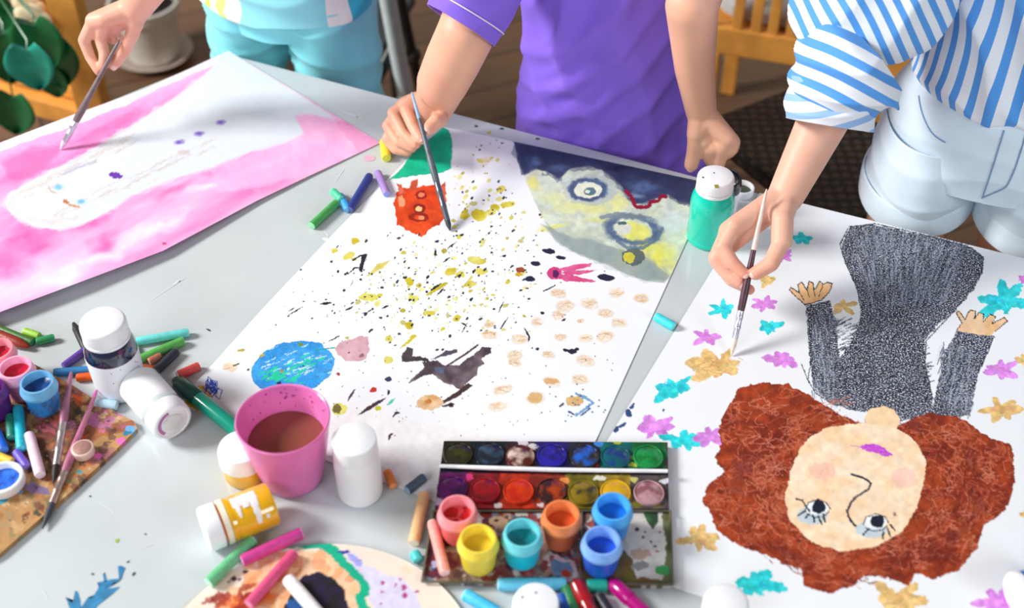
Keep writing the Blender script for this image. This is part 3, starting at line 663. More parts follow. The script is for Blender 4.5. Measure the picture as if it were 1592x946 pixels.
def paint_tray(cv):
    """stains in the mixing lid of the watercolour box"""
    r = random.Random(15)
    cv.c[:] = np.array([206, 200, 196]) / 255.
    pal = [(120, 30, 40), (150, 40, 36), (90, 34, 50), (150, 110, 96), (96, 70, 70), (200, 190, 186), (90, 120, 150), (176, 150, 120), (130, 110, 100), (70, 30, 46)]
    for k in range(190):
        x = r.uniform(655, 930); y = r.uniform(790, 906)
        cv.blob(x, y, r.uniform(5, 20), r.uniform(4, 12), r.choice(pal), rot=r.uniform(0, 180), rough=4, freq=.1, a=.75, wash=.3)
    for k in range(40): cv.blob(r.uniform(655, 700), r.uniform(820, 900), r.uniform(6, 14), r.uniform(4, 9), r.choice([(70, 20, 40), (60, 24, 60), (110, 40, 60)]), rough=4, a=.8)
    cv.poly([(930, 850), (965, 850), (985, 870), (990, 900), (1040, 902), (1040, 910), (900, 910)], (104, 100, 40), rough=5, freq=.06, col2=(120, 84, 40))
    cv.poly([(1030, 795), (1044, 795), (1046, 908), (1030, 908)], (116, 124, 84), rough=3, col2=(90, 96, 60))
    cv.poly([(985, 800), (1000, 796), (1030, 812), (1033, 840), (1036, 872), (1020, 895), (988, 896), (985, 880), (975, 850), (970, 830)], (218, 214, 210), rough=5, freq=.07)
    cv.poly([(1000, 798), (1022, 796), (1024, 812), (1016, 822), (1008, 815)], (64, 106, 60), rough=2, col2=(40, 70, 50))
    cv.blob(1030, 887, 12, 8, (60, 164, 90), rough=2); cv.blob(995, 862, 16, 8, (186, 150, 130), rough=4, a=.8); cv.blob(996, 880, 14, 7, (150, 150, 146), rough=4); cv.blob(990, 824, 4, 3, (90, 40, 44), rough=1)
    for x, y in [(1012, 843), (1018, 850), (1022, 858), (1003, 828), (1026, 828), (1000, 836)]: cv.blob(x, y, 2.4, 1.8, r.choice([(90, 90, 90), (170, 50, 60), (60, 60, 60)]), rough=.6)
    cv.poly([(855, 870), (885, 868), (890, 895), (860, 898)], (96, 140, 172), rough=3, col2=(80, 110, 150)); cv.blob(880, 892, 8, 6, (170, 56, 40), rough=2); cv.line([(864, 868), (890, 875), (896, 890)], 5, (210, 180, 186), rough=2); cv.blob(900, 865, 12, 6, (120, 110, 120), rough=3)
    cv.blob(775, 812, 14, 9, (190, 160, 130), rough=3); cv.blob(772, 810, 4, 3, (70, 50, 40)); cv.blob(756, 800, 10, 6, (110, 30, 34), rough=3); cv.blob(810, 798, 12, 5, (200, 196, 196), rough=3); cv.blob(676, 878, 6, 6, (170, 176, 210), rough=2)

def paint_rows(cv):
    """paint run over the two rows of pans"""
    r = random.Random(19)
    cv.c[:] = np.array([70, 50, 60]) / 255.
    top = [(40, 42, 24), (24, 32, 44), (60, 40, 50), (40, 32, 120), (30, 40, 60), (14, 110, 110), (18, 120, 60)]
    bot = [(110, 20, 100), (150, 24, 40), (200, 50, 20), (160, 50, 30), (130, 120, 30), (170, 140, 40), (90, 80, 80)]
    for row, (y0, y1, cs) in enumerate(((684, 727, top), (736, 792, bot))):
        for k in range(7):
            x = (712 if row == 0 else 702) + k * (49.5 if row == 0 else 51)
            cv.poly([(x - 27, y0 - 4), (x + 27, y0 - 4), (x + 27, y1 + 4), (x - 27, y1 + 4)], cs[k], rough=5, freq=.08, col2=tuple(int(q * .7) for q in cs[k]), var=.2)
    cv.poly([(680, 727), (1040, 733), (1040, 739), (680, 735)], (30, 18, 40), rough=1)
    for x, y, c_ in [(812, 690, (226, 220, 226)), (828, 696, (226, 220, 226)), (930, 690, (60, 140, 220)), (960, 688, (190, 200, 40)), (984, 712, (200, 200, 60)), (985, 722, (200, 196, 60)), (925, 724, (190, 50, 30)), (774, 787, (226, 220, 220)), (840, 785, (230, 224, 230)), (730, 742, (220, 60, 130)), (878, 748, (240, 150, 80)), (932, 744, (230, 230, 220)), (985, 746, (210, 210, 120)), (920, 775, (190, 190, 40)), (1034, 748, (226, 226, 236)), (682, 780, (206, 190, 216)), (830, 748, (120, 30, 30)), (1020, 786, (130, 120, 30)), (990, 786, (110, 110, 30))]:
        cv.blob(x, y, r.uniform(5, 10), r.uniform(3, 6), c_, rough=3, a=.9)
# ------------------------------------------------------------------ floor and table
def floor_mat():
    m = bpy.data.materials.new('floorboards'); m.use_nodes = True
    nt = m.node_tree; N = nt.nodes; L = nt.links; b = N['Principled BSDF']
    tc = N.new('ShaderNodeTexCoord'); mp = N.new('ShaderNodeMapping'); mp.inputs['Rotation'].default_value = (0, 0, math.radians(-24))
    L.new(tc.outputs['Object'], mp.inputs['Vector'])
    br = N.new('ShaderNodeTexBrick'); br.inputs['Scale'].default_value = 1.0; br.inputs['Brick Width'].default_value = 1.2; br.inputs['Row Height'].default_value = .12; br.inputs['Mortar Size'].default_value = .003
    br.inputs['Color1'].default_value = lin((128, 96, 72)) + [1]; br.inputs['Color2'].default_value = lin((108, 82, 62)) + [1]; br.inputs['Mortar'].default_value = lin((58, 44, 36)) + [1]
    L.new(mp.outputs['Vector'], br.inputs['Vector'])
    mp2 = N.new('ShaderNodeMapping'); mp2.inputs['Scale'].default_value = (2, 26, 1); mp2.inputs['Rotation'].default_value = (0, 0, math.radians(-24)); L.new(tc.outputs['Object'], mp2.inputs['Vector'])
    nz = N.new('ShaderNodeTexNoise'); nz.inputs['Scale'].default_value = 3; nz.inputs['Detail'].default_value = 5; L.new(mp2.outputs['Vector'], nz.inputs['Vector'])
    mx = N.new('ShaderNodeMix'); mx.data_type = 'RGBA'; mx.blend_type = 'OVERLAY'; mx.inputs['Factor'].default_value = .35
    L.new(br.outputs['Color'], mx.inputs['A']); L.new(nz.outputs['Color'], mx.inputs['B']); L.new(mx.outputs['Result'], b.inputs['Base Color'])
    b.inputs['Roughness'].default_value = .5
    return m
mb = MB(); mb.box((0, 2.0, -0.02), Vector((4.5, 0, 0)), Vector((0, 4.5, 0)), Vector((0, 0, .02)))
fl = mb.build('floor', floor_mat(), smooth=False); tag(fl, 'brown wooden floor', None, kind='structure')

EDGE = Vector((.913, -.407, 0)).normalized()      # along the table's back edge, to the right
OUT = Vector((.407, .913, 0)).normalized()        # away from the table, towards the children
M_table = mat('table_grey_lacquer', (198, 206, 209), rough=.21, var=.05, scale=9, spec=.6)
M_metal = mat('dull_steel_legs', (120, 122, 124), rough=.35, metal=.9)
k1 = P(352, 84); k2 = P(-150, 289)
k3 = k1 + EDGE * 1.55; k4 = k3 - OUT * 1.0; k5 = k4 - EDGE * 1.9
tcen = (k1 + k3 + k4 + k5) / 4
table = empty('art_table', (tcen.x, tcen.y, 0), 'grey lacquered art table with angled corner covered in paintings and paints', 'table')
def inset(p, c, d): v = Vector((c.x - p.x, c.y - p.y, 0)); return p + v.normalized() * d
mb = MB()
tp = [k1, k3, k4, k5, k2]
mb.prism([(p.x, p.y) for p in tp][::-1], TZ - .024, TZ)
M_st = [M_table, mat('blue_paint_splash', (48, 128, 176), rough=.5, var=.2, scale=120), mat('dark_paint_specks', (70, 78, 100), rough=.6), mat('pale_scratch', (226, 230, 232), rough=.6), mat('green_speck', (150, 180, 30), rough=.6), mat('pink_smear', (230, 176, 206), rough=.6), mat('yellow_smear', (196, 190, 60), rough=.6)]
def stain(pts, mi, h=.0004):
    vs = [P(x, y, h) for x, y in pts]; c = sum(vs, Vector()) / len(vs)
    mb.add([c] + vs, [(0, i + 1, (i + 1) % len(vs) + 1) for i in range(len(vs))], mi)
def dab(x, y, rx, ry, mi, rot=0, n=9):
    t = math.radians(rot)
    stain([(x + rx * q * math.cos(a) * math.cos(t) - ry * q * math.sin(a) * math.sin(t), y + rx * q * math.cos(a) * math.sin(t) + ry * q * math.sin(a) * math.cos(t)) for a, q in [(2 * math.pi * k / n, R.uniform(.75, 1.15)) for k in range(n)]], mi)
Z0 = lambda p: ZZ(0, 706, 3.943, p)
for q in ([(410, 900), (400, 880), (440, 915), (455, 890), (460, 840), (475, 845), (490, 890), (495, 950), (430, 960)], [(490, 950), (540, 880), (560, 890), (600, 830), (610, 800), (595, 790), (640, 780), (680, 770), (740, 765), (735, 780), (660, 800), (650, 830), (735, 815), (690, 860), (600, 930), (560, 980), (480, 990)], [(640, 790), (630, 740), (642, 725), (655, 780)], [(730, 770), (722, 690), (740, 685), (770, 700), (755, 730), (745, 770)]): stain(Z0(q), 1)
for x, y, a_, b_, mi, t in [(144, 893, 3, 2, 2, 0), (208, 893, 4, 2.4, 2, -40), (199, 874, 3, 1.6, 2, -30), (182, 841, 4, 3, 4, -40), (226, 831, 2, 1.4, 2, 0), (140, 772, 2, 1.4, 2, 0), (124, 758, 3, 2, 4, 0), (575, 246, 9, 5, 5, 0), (324, 513, 4, 1.6, 2, 20), (506, 372, 6, 3, 3, 0), (720, 888, 4, 8, 1, 0), (860, 905, 2, 2, 2, 0), (690, 830, 3, 2, 2, 0), (740, 196, 3, 2, 2, 0), (780, 200, 5, 2, 2, 0), (760, 206, 4, 2, 6, 0), (836, 216, 4, 2, 2, 0), (1010, 630, 3, 2, 2, 0)]: dab(x, y, a_, b_, mi, t)
for a_, b_, w in [((233, 469), (286, 433), 1.2), ((268, 443), (280, 436), 3), ((520, 285), (535, 262), 1.6), ((528, 172), (562, 184), 2), ((552, 185), (560, 178), 3), ((150, 778), (176, 797), 1), ((214, 857), (238, 846), 1.2), ((66, 915), (74, 930), 1.4), ((500, 350), (510, 368), 2)]:
    dx, dy = b_[0] - a_[0], b_[1] - a_[1]; l_ = math.hypot(dx, dy); nx, ny = -dy / l_ * w / 2, dx / l_ * w / 2
    stain([(a_[0] + nx * .3, a_[1] + ny * .3), (b_[0] + nx, b_[1] + ny), (b_[0] - nx, b_[1] - ny), (a_[0] - nx * .3, a_[1] - ny * .3)], 3)
mb.build('tabletop', M_st, table, smooth=False)
for p in (k1, k3, k4, k5):
    q = inset(p, tcen, .12); m2 = MB(); m2.lathe((q.x, q.y, .0), (0, 0, 1), [(.02, 0), (.02, TZ - .0245)], n=20); m2.build('leg', M_metal, table)

# ------------------------------------------------------------------ pictures on the table
A_SHEET = art_mat('painted_sheet', rough=.62, grain_scale=620)
def zl(pts, zs): return [P(x, y, z) for (x, y), z in zip(pts, zs)]
A = zl([(355, 79), (225, 139), (115, 178), (0, 222), (-110, 264)], [.004] * 5)
B = zl([(592, 222), (480, 274), (400, 312), (254, 390), (127, 438), (20, 478), (-60, 508)], [.0012, .003, .005, .010, .014, .015, .014])
V = ruled(A, B, .0016)
t = np.linspace(0, 1, V.shape[1])[None, :, None]
pl = art_grid('painting', V, A_SHEET, paint_pink)
pl.data['c'] = 0; del pl.data['c']
tag(pl, 'pink painted sheet with a pale long haired figure, at the left', 'painting', 'painted sheets on the table')
A = zl([(690, 197), (640, 241), (527, 354), (410, 478), (303, 597), (278, 630)], [.001] * 6)
B = zl([(1108, 286), (1041, 433), (925, 688), (860, 850)], [.001] * 4)
pc = art_grid('painting', ruled(A, B, .00088), A_SHEET, paint_splatter)
tag(pc, 'white sheet splattered with yellow and black drops, with red monster, green head and watery face', 'painting', 'painted sheets on the table')
TL, BL = P(1181, 300, .0016), P(846, 845, .0016); wv = (P(1592, 402, .0016) - TL).normalized() * .44
pg = art_grid('painting', ruled([TL, BL], [TL + wv, BL + wv], .00105), art_mat('crayoned_sheet', rough=.6, grain_scale=560), paint_girl)
tag(pg, 'white sheet with an upside down brown haired girl in a black crayon dress among flowers', 'painting', 'painted sheets on the table')

# ------------------------------------------------------------------ painted boards
A_WOOD = art_mat('stained_wood', rough=.55, spec=.4)
bh = .006
A = zl([(-90, 590), (45, 562), (109, 597), (160, 630), (209, 656)], [bh] * 5); B = zl([(-90, 915), (0, 861), (110, 765), (180, 700), (213, 667)], [bh] * 5)
bo = art_grid('wooden_board', ruled(A, B, .0014), A_WOOD, paint_board, thick=bh - .0006)
tag(bo, 'paint stained wooden board with a rounded corner, under the small jars at the left', 'board')
pcn = P(485, 1063, .005)
rr_, aa_ = np.linspace(.0005, .1475, 110), np.linspace(0, 2 * np.pi, 560)
V = np.stack([pcn.x + rr_[:, None] * np.cos(aa_)[None, :], pcn.y + rr_[:, None] * np.sin(aa_)[None, :], np.full((110, 560), pcn.z)], -1)
po = art_grid('wooden_palette', V[::-1], art_mat('palette_wood', rough=.5, spec=.4), paint_palette, thick=.0045)
tag(po, 'round pale wooden palette smeared with green, lilac and black paint', 'palette')
# ------------------------------------------------------------------ wax crayons, chalks, markers
def axis_pts(a, b, r, base): return P(a[0], a[1], base + r), P(b[0], b[1], base + r)
def crayon(name, a, b, r, col, label, cat, base=0.0, style='plain', end=None, base2=None, group=None):
    """a and b are the two ends on the photo; style: plain stick, tip (cone at b), marker"""
    group = group or {'crayon': 'wax crayons scattered on the table', 'chalk': 'chalk sticks on the table', 'felt_pen': 'felt pens on the table'}.get(name)
    p = P(a[0], a[1], base + r); q = P(b[0], b[1], (base if base2 is None else base2) + r)
    d = q - p; L_ = d.length; ax = d.normalized()
    o = MB(); n = 18
    ec = end or tuple(min(255, int(v * .8 + 60)) for v in col)
    m = [mat(name + '_wax', col, rough=.45, var=.12, scale=180, bump=.15, bscale=300), mat(name + '_end', ec, rough=.6, var=.1, scale=200)]
    if style == 'plain':
        prof = [(r * .2, 0, 1), (r * .86, .0002, 1), (r * .93, .0012, 1), (r, .003, 0), (r * .98, L_ * .5, 0), (r * .99, L_ - .003, 0), (r * .9, L_ - .0008, 0), (r * .2, L_, 1)]
    elif style == 'tip':
        prof = [(r * .2, 0, 1), (r * .9, .0003, 1), (r, .0015, 0), (r, L_ - r * 2.6, 0), (r * .8, L_ - r * 1.9, 0), (r * .45, L_ - r * .3, 0), (r * .2, L_, 0)]
    if style in ('plain', 'tip'):
        o.lathe(p, ax, prof, n=n)
        c = (p + q) / 2
        ob = o.build(name, m); 
        # origin at the stick's middle
        ob.location = c; ob.data.transform(Matrix.Translation(-c))
        return tag(ob, label, cat, group)
    root = empty(name, p, label, cat, group)
    gl = mat(name + '_plastic', col, rough=.22, var=.04, coat=.4)
    c2 = mat(name + '_cap_plastic', end or col, rough=.22, var=.04, coat=.4)
    o.lathe(p, ax, [(r * .3, 0), (r * .9, .0006), (r, .003), (r, L_ * .62)], n=24); o.build('barrel', gl, root)
    o = MB(); o.lathe(p + ax * (L_ * .62 + .0003), ax, [(r * 1.02, 0), (r * 1.1, .001), (r * 1.1, L_ * .30), (r * .8, L_ * .33), (r * .55, L_ * .372), (r * .2, L_ * .379)], n=24); o.build('cap', c2, root)
    return root

BH = .006
C = crayon
C('crayon', (-30, 500), (52, 533), .0046, (62, 112, 48), 'long dark green crayon passing behind the red crayon at the left frame edge', 'crayon', end=(40, 130, 110))
C('crayon', (-34, 509), (45, 540), .0062, (146, 44, 28), 'thick dark red crayon with cone tip at the left frame edge', 'crayon', style='tip')
C('crayon', (37, 515), (62, 523), .0044, (152, 204, 72), 'short light green crayon stub above the darker green stubs', 'crayon')
C('crayon', (85, 525), (56, 532), .0046, (46, 150, 92), 'short emerald green crayon stub right of the light green stub', 'crayon')
C('crayon', (139, 555), (114, 502), .0044, (34, 40, 42), 'thin black crayon poking out behind the white lidded ink jar', 'crayon', style='tip')
C('crayon', (134, 544), (98, 571), .0046, (98, 64, 160), 'purple crayon left of the white lidded ink jar', 'crayon')
C('crayon', (150, 575), (83, 580), .0048, (48, 128, 186), 'blue crayon lying left of the ink jar, above the orange one', 'crayon')
C('crayon', (155, 584), (118, 588), .0046, (236, 96, 26), 'orange crayon at the left foot of the ink jar', 'crayon')
C('crayon', (214, 556), (198, 523), .0042, (242, 184, 34), 'yellow crayon leaning out behind the ink jar', 'crayon')
C('crayon', (294, 517), (209, 532), .0050, (112, 222, 222), 'long pale aqua crayon right of the ink jar', 'crayon')
C('crayon', (286, 530), (206, 564), .0052, (92, 182, 84), 'long grass green crayon right of the ink jar', 'crayon')
C('crayon', (231, 563), (251, 553), .0044, (184, 112, 90), 'tiny brown crayon stub between green and black crayons', 'crayon', end=(214, 150, 124))
C('crayon', (275, 546), (243, 577), .0050, (46, 50, 64), 'slate black crayon right of the brown stub', 'crayon')
C('crayon', (206, 574), (242, 572), .0042, (238, 92, 28), 'orange crayon on the right of the ink jar', 'crayon', style='tip')
C('crayon', (275, 585), (311, 569), .0052, (222, 80, 80), 'coral red crayon with whitish end near the big sheet corner', 'crayon', end=(250, 226, 224))
C('felt_pen', (372, 672), (272, 591), .0085, (10, 146, 122), 'thick green felt pen lying under the pink cup', 'pen', style='marker', end=(4, 78, 66))
C('chalk', (182, 631), (149, 627), .0056, (182, 214, 230), 'short pale blue chalk at the foot of the white jars', 'chalk')
C('crayon', (16, 647), (18, 682), .0050, (24, 124, 104), 'short dark teal crayon on the stained board', 'crayon', base=BH)
C('crayon', (28, 634), (34, 700), .0056, (32, 184, 208), 'turquoise crayon on the stained board', 'crayon', base=BH)
C('crayon', (25, 703), (42, 727), .0046, (106, 86, 204), 'violet crayon stub at the end of the turquoise crayon', 'crayon', base=BH)
C('crayon', (-8, 668), (6, 702), .0056, (40, 106, 226), 'bright blue crayon at the left edge of the frame', 'crayon', base=BH)
C('chalk', (45, 676), (63, 740), .0056, (240, 208, 224), 'pale pink chalk on the stained board beside the brushes', 'chalk', base=BH, end=(244, 226, 236))
C('crayon', (-12, 706), (20, 719), .0046, (248, 200, 64), 'yellow crayon above the blue stained lid', 'crayon', base=BH)
C('chalk', (1019, 492), (1048, 509), .0054, (66, 216, 226), 'short aqua chalk in the gap between two sheets', 'chalk', end=(120, 236, 240))
C('crayon', (597, 220), (601, 247), .0062, (232, 214, 56), 'yellow crayon under the hand of the purple shirted child', 'crayon', end=(236, 232, 80))
C('crayon', (575, 273), (543, 327), .0052, (42, 62, 142), 'navy blue crayon at the left edge of the splattered sheet', 'crayon')
C('crayon', (587, 268), (602, 303), .0050, (162, 132, 200), 'lilac crayon with bluish end by the green painted head', 'crayon', end=(150, 160, 230))
C('crayon', (524, 315), (484, 352), .0054, (74, 166, 84), 'green crayon with minty end left of the splattered sheet', 'crayon', end=(150, 226, 170))
C('crayon', (517, 297), (531, 311), .0050, (76, 204, 156), 'mint crayon stub lying across the green crayon', 'crayon', base=.003)
C('crayon', (529, 304), (541, 327), .0050, (56, 160, 226), 'sky blue crayon stub between the mint and navy crayons', 'crayon')
C('crayon', (660, 768), (643, 846), .0058, (250, 194, 140), 'long peach crayon left of the paint box', 'crayon', end=(255, 226, 196))
C('crayon', (644, 860), (651, 873), .0054, (64, 200, 200), 'small turquoise stub below the peach crayon', 'crayon')
C('crayon', (672, 812), (692, 893), .0054, (240, 162, 152), 'salmon pink crayon lying on the paint box lid', 'crayon', base=.0095, end=(250, 200, 200))
C('crayon', (602, 733), (612, 758), .0046, (222, 124, 54), 'short orange brown stub beside the white bottle', 'crayon', style='plain')
C('crayon', (660, 742), (632, 764), .0050, (72, 86, 106), 'slate grey stub at the lower edge of the splattered sheet', 'crayon', end=(130, 166, 196))
C('crayon', (394, 840), (323, 908), .0060, (106, 192, 138), 'mint green crayon on the round palette edge', 'crayon', base=.005, end=(190, 240, 216))
C('crayon', (470, 829), (375, 873), .0060, (206, 62, 148), 'magenta crayon across the palette edge by the yellow jar', 'crayon', base=.005, end=(240, 150, 214))
C('crayon', (458, 860), (386, 942), .0056, (222, 82, 132), 'rose pink crayon in the middle of the round palette', 'crayon', base=.005, end=(240, 150, 190))
C('felt_pen', (520, 985), (447, 900), .0066, (240, 241, 245), 'white pen lying on the black patch of the palette', 'pen', base=.005, style='plain', end=(244, 244, 248))
C('crayon', (722, 924), (776, 955), .0062, (72, 196, 248), 'sky blue crayon at the bottom edge, left of the white lid', 'crayon', end=(150, 230, 255))
C('crayon', (773, 909), (881, 908), .0060, (108, 212, 250), 'pale sky blue crayon behind the dotted white lid', 'crayon', end=(200, 240, 255))
C('crayon', (880, 914), (898, 965), .0056, (44, 132, 80), 'dark green crayon between the dotted lid and the red marker', 'crayon')
C('crayon', (873, 926), (886, 970), .0050, (24, 84, 176), 'deep blue crayon hidden beside the dotted lid', 'crayon')
C('felt_pen', (940, 1000), (894, 903), .0072, (168, 18, 30), 'red felt pen at the bottom edge of the frame', 'pen', style='marker')
C('crayon', (912, 911), (945, 910), .0062, (24, 156, 138), 'short teal crayon between the red and magenta pens', 'crayon')
C('felt_pen', (1036, 985), (948, 903), .0068, (172, 4, 116), 'magenta felt pen at the bottom edge of the frame', 'pen', style='marker')
C('crayon', (930, 926), (968, 985), .0054, (34, 36, 44), 'black crayon between the red and magenta pens', 'crayon')
C('crayon', (-14, 655), (-4, 676), .0046, (96, 120, 100), 'grey green crayon stub cut by the left frame edge', 'crayon', base=BH)

# ------------------------------------------------------------------ jars, bottles, cups
def rev(name, prof, base, axis, m, parent, n=40):
    o = MB(); o.lathe(base, axis, prof, n=n, cap0=prof[0][0] > 1e-5, cap1=prof[-1][0] > 1e-5)
    return o.build(name, m, parent)
def paint_jar(px, py, base, col, paint, label, rim=None, fill=.026, s=1.0, splash=None):
    """little open gouache jar, hollow, with paint inside. px,py: middle of its mouth"""
    H = .040 * s
    c = P(px, py, base + H); b = Vector((c.x, c.y, TZ + base + .0002))
    root = empty('paint_jar', b, label, 'jar', 'open paint jars')
    pm = mat('jar_plastic', col, rough=.32, var=.07, scale=50, spec=.5, sub=.0)
    rm = mat('jar_rim', rim or tuple(int(v * .75 + 62) for v in col), rough=.35, var=.1, scale=90)
    r = .0186 * s
    rev('body', [(.001, 0), (r * .76, 0), (r * .82, .0015), (r * .86, .006), (r * .93, .022 * s), (r * .95, .026 * s), (r * .90, .0265 * s)], b, (0, 0, 1), pm, root)
    rev('rim', [(r * .90, .0262 * s), (r * 1.02, .0275 * s), (r * 1.05, .0300 * s), (r * 1.02, .0320 * s), (r * .95, .0335 * s), (r * .93, .0385 * s), (r * .90, .040 * s), (r * .80, .0402 * s), (r * .76, .0385 * s), (r * .76, .004)], b, (0, 0, 1), rm, root)
    rp = MB(); n = 28
    vs = [b + Vector((0, 0, fill * s * .93))]
    for ring in (.35, .7, 1.0):
        for k in range(n):
            t = 2 * math.pi * k / n; z = fill * s + (.0016 * math.sin(t * 2 + px) + .001 * math.sin(3 * t + py) if ring == 1.0 else .0008 * math.sin(t * 3 + px) - .001)
            vs.append(b + Vector((math.cos(t) * r * .77 * ring, math.sin(t) * r * .77 * ring, z)))
    fs = [(0, 1 + k, 1 + (k + 1) % n) for k in range(n)]
    for q in range(2):
        for k in range(n): k2 = (k + 1) % n; fs.append((1 + q * n + k, 1 + (q + 1) * n + k, 1 + (q + 1) * n + k2, 1 + q * n + k2))
    rp.add(vs, fs); rp.build('paint', mat('wet_paint', paint, rough=.25, var=.15, scale=120, bump=.3, bscale=160), root, auto=False)
    if splash:
        sp = MB()
        for k in range(16):
            t = R.uniform(-2.6, -.4); z = R.uniform(.004, .024) * s; w = R.uniform(.0010, .0026)
            c_ = b + Vector((math.cos(t) * r * (.835 + z / (.022 * s) * .10), math.sin(t) * r * (.835 + z / (.022 * s) * .10), z))
            sp.ball(c_, w, w, w * 1.3, n=8)
        sp.build('paint_drips', mat('dried_drips', splash, rough=.5, var=.2, scale=200), root)
    return root
XB = .0095   # on the paint box lid
paint_jar(711, 792, XB, (240, 110, 112), (184, 18, 22), 'small coral pink jar of red paint at the upper left of the paint box lid', rim=(246, 150, 158), fill=.028)
paint_jar(743, 838, XB, (238, 212, 72), (206, 136, 26), 'small yellow jar of ochre paint, front left on the paint box lid', rim=(244, 218, 74), fill=.024)
paint_jar(812, 829, XB, (20, 196, 220), (10, 128, 136), 'small turquoise jar of teal paint on the paint box lid', rim=(112, 214, 226), fill=.029)
paint_jar(873, 800, XB, (222, 106, 58), (214, 88, 24), 'small orange jar of orange paint on the paint box lid', rim=(238, 140, 84), fill=.022)
paint_jar(953, 788, XB, (36, 136, 226), (22, 110, 190), 'light blue jar standing behind the deep blue one on the paint box', rim=(76, 172, 244), fill=.020)
paint_jar(936, 841, XB, (36, 96, 212), (18, 56, 160), 'deep blue jar with pale rim, front right on the paint box lid', rim=(132, 178, 246), fill=.022)
paint_jar(57, 594, BH, (50, 140, 214), (18, 62, 122), 'blue jar with smeared rim on the stained board', rim=(110, 176, 220), fill=.031, splash=(70, 110, 160))
paint_jar(23, 571, BH, (244, 152, 192), (190, 22, 54), 'pink jar of red paint behind the blue jar on the stained board', rim=(250, 176, 208), fill=.030)
paint_jar(-6, 543, BH, (206, 40, 66), (170, 14, 44), 'crimson jar cut by the left frame edge', rim=(240, 150, 166), fill=.030)
paint_jar(-20, 604, BH, (84, 22, 110), (50, 12, 70), 'dark purple jar cut by the left frame edge', rim=(96, 34, 120), fill=.028)

M_wht = mat('white_plastic', (240, 242, 246), rough=.34, var=.02, scale=20)
M_lid = mat('white_lid_plastic', (242, 244, 248), rough=.4, var=.02, scale=20)
def frame_of(axis):
    axis = Vector(axis).normalized(); a = axis.orthogonal().normalized() if abs(axis.z) < .999 else Vector((1, 0, 0)); return axis, a, axis.cross(a)
def ribbed_cap(b, axis, r, h, m, parent, ribs=60, name='lid'):
    axis, a, c = frame_of(axis); n = ribs * 2; o = MB(); vs = []
    prof = [(.92, 0, 0), (.99, .0008, 1), (1.0, h * .12, 1), (1.0, h * .78, 1), (.985, h * .86, 0), (.95, h * .95, 0), (.88, h, 0), (.3, h + .0001, 0)]
    for q, z, rb in prof:
        for k in range(n):
            t = 2 * math.pi * k / n; rr = r * q * (1 - (.014 if rb and k % 2 else 0)); vs.append(Vector(b) + axis * z + (a * math.cos(t) + c * math.sin(t)) * rr)
    fs = [[i * n + k, i * n + (k + 1) % n, (i + 1) * n + (k + 1) % n, (i + 1) * n + k] for i in range(len(prof) - 1) for k in range(n)]
    fs += [list(range(n))[::-1], [(len(prof) - 1) * n + k for k in range(n)]]
    o.add(vs, fs); return o.build(name, m, parent)

# ink jar with white lid, dark ink band, white label
c = P(190, 602, 0); top = None
b = c + Vector((0, 0, .0004))
ax = Vector((0, 0, 1))
root = empty('ink_jar', b, 'tall standing jar of dark blue ink with white lid and white label', 'jar')
r = .0272
rev('body', [(.002, 0), (r * .88, 0), (r * .95, .003), (r, .056), (r * .99, .062), (r * .93, .070), (r * .8, .0765), (r * .72, .080), (.002, .0802)], b, ax, mat('dark_ink_glass', (22, 34, 66), rough=.06, var=.05, coat=1.0, spec=.7), root)
rev('label', [(r * .95, .002), (r * .966, .004), (r * 1.012, .0545), (r * 1.004, .0553)], b, ax, mat('white_label', (236, 240, 246), rough=.4, var=.02), root)
ribbed_cap(b + ax * .0785, ax, r * .875, .0200, M_lid, root, ribs=40)
rev('lid_ring', [(r * .80, .0752), (r * .885, .0754), (r * .885, .0780), (r * .86, .0783)], b, ax, M_lid, root)
sp = MB()
for k in range(7):
    t = R.uniform(-1.6, -.2); z = R.uniform(.03, .052); q_ = r * (.966 + .046 * z / .055); sp.ball(b + Vector((math.cos(t) * q_, math.sin(t) * q_, z)), .0007, n=6)
sp.build('ink_specks', mat('purple_specks', (110, 60, 120), rough=.5), root)

# white jar lying on its side, lid to the front
a_ = P(214, 595, .0226); d_ = P(269, 658, .0226); axv = (d_ - a_); L_ = axv.length; axv.normalize()
root = empty('glue_jar', a_, 'white jar lying on its side against the ink jar, lid towards the front', 'jar')
r = .0222
rev('body', [(.002, 0), (r * .9, .0006), (r, .004), (r, L_ * .60), (r * .95, L_ * .66)], a_, axv, M_wht, root)
rev('neck', [(r * .95, L_ * .655), (r * .97, L_ * .67), (r * .97, L_ * .74), (r * .8, L_ * .76)], a_, axv, mat('cloudy_neck_plastic', (196, 206, 208), rough=.25, var=.05), root)
rev('lid', [(r * .8, L_ * .75), (r * .99, L_ * .757), (r * 1.0, L_ * .80), (r * .99, L_ * .97), (r * .93, L_ * .995), (r * .84, L_), (r * .80, L_ * .985), (.001, L_ * .98)], a_, axv, M_lid, root)
axn, e1, e2 = frame_of(axv)
mk = MB()
e_up = (Vector((0, 0, 1)) - axn * axn.z).normalized(); e_si = axn.cross(e_up)
for k in range(10):
    t0 = math.pi * (.35 + .07 * k); t1 = t0 + .23
    f0 = a_ + axv * (L_ * .982)
    q = [f0 + (e_si * -math.cos(t + 1.3) + e_up * -math.sin(t + 1.3)) * rr for t in (t0, t1) for rr in (r * .58, r * .74)]
    mk.add([v + axv * .0006 for v in q], [(0, 1, 3, 2)])
mk.build('lid_marking', mat('mauve_marking', (176, 110, 170), rough=.5), root, smooth=False)
hx = MB(); f0 = a_ + axv * (L_ * .9815)
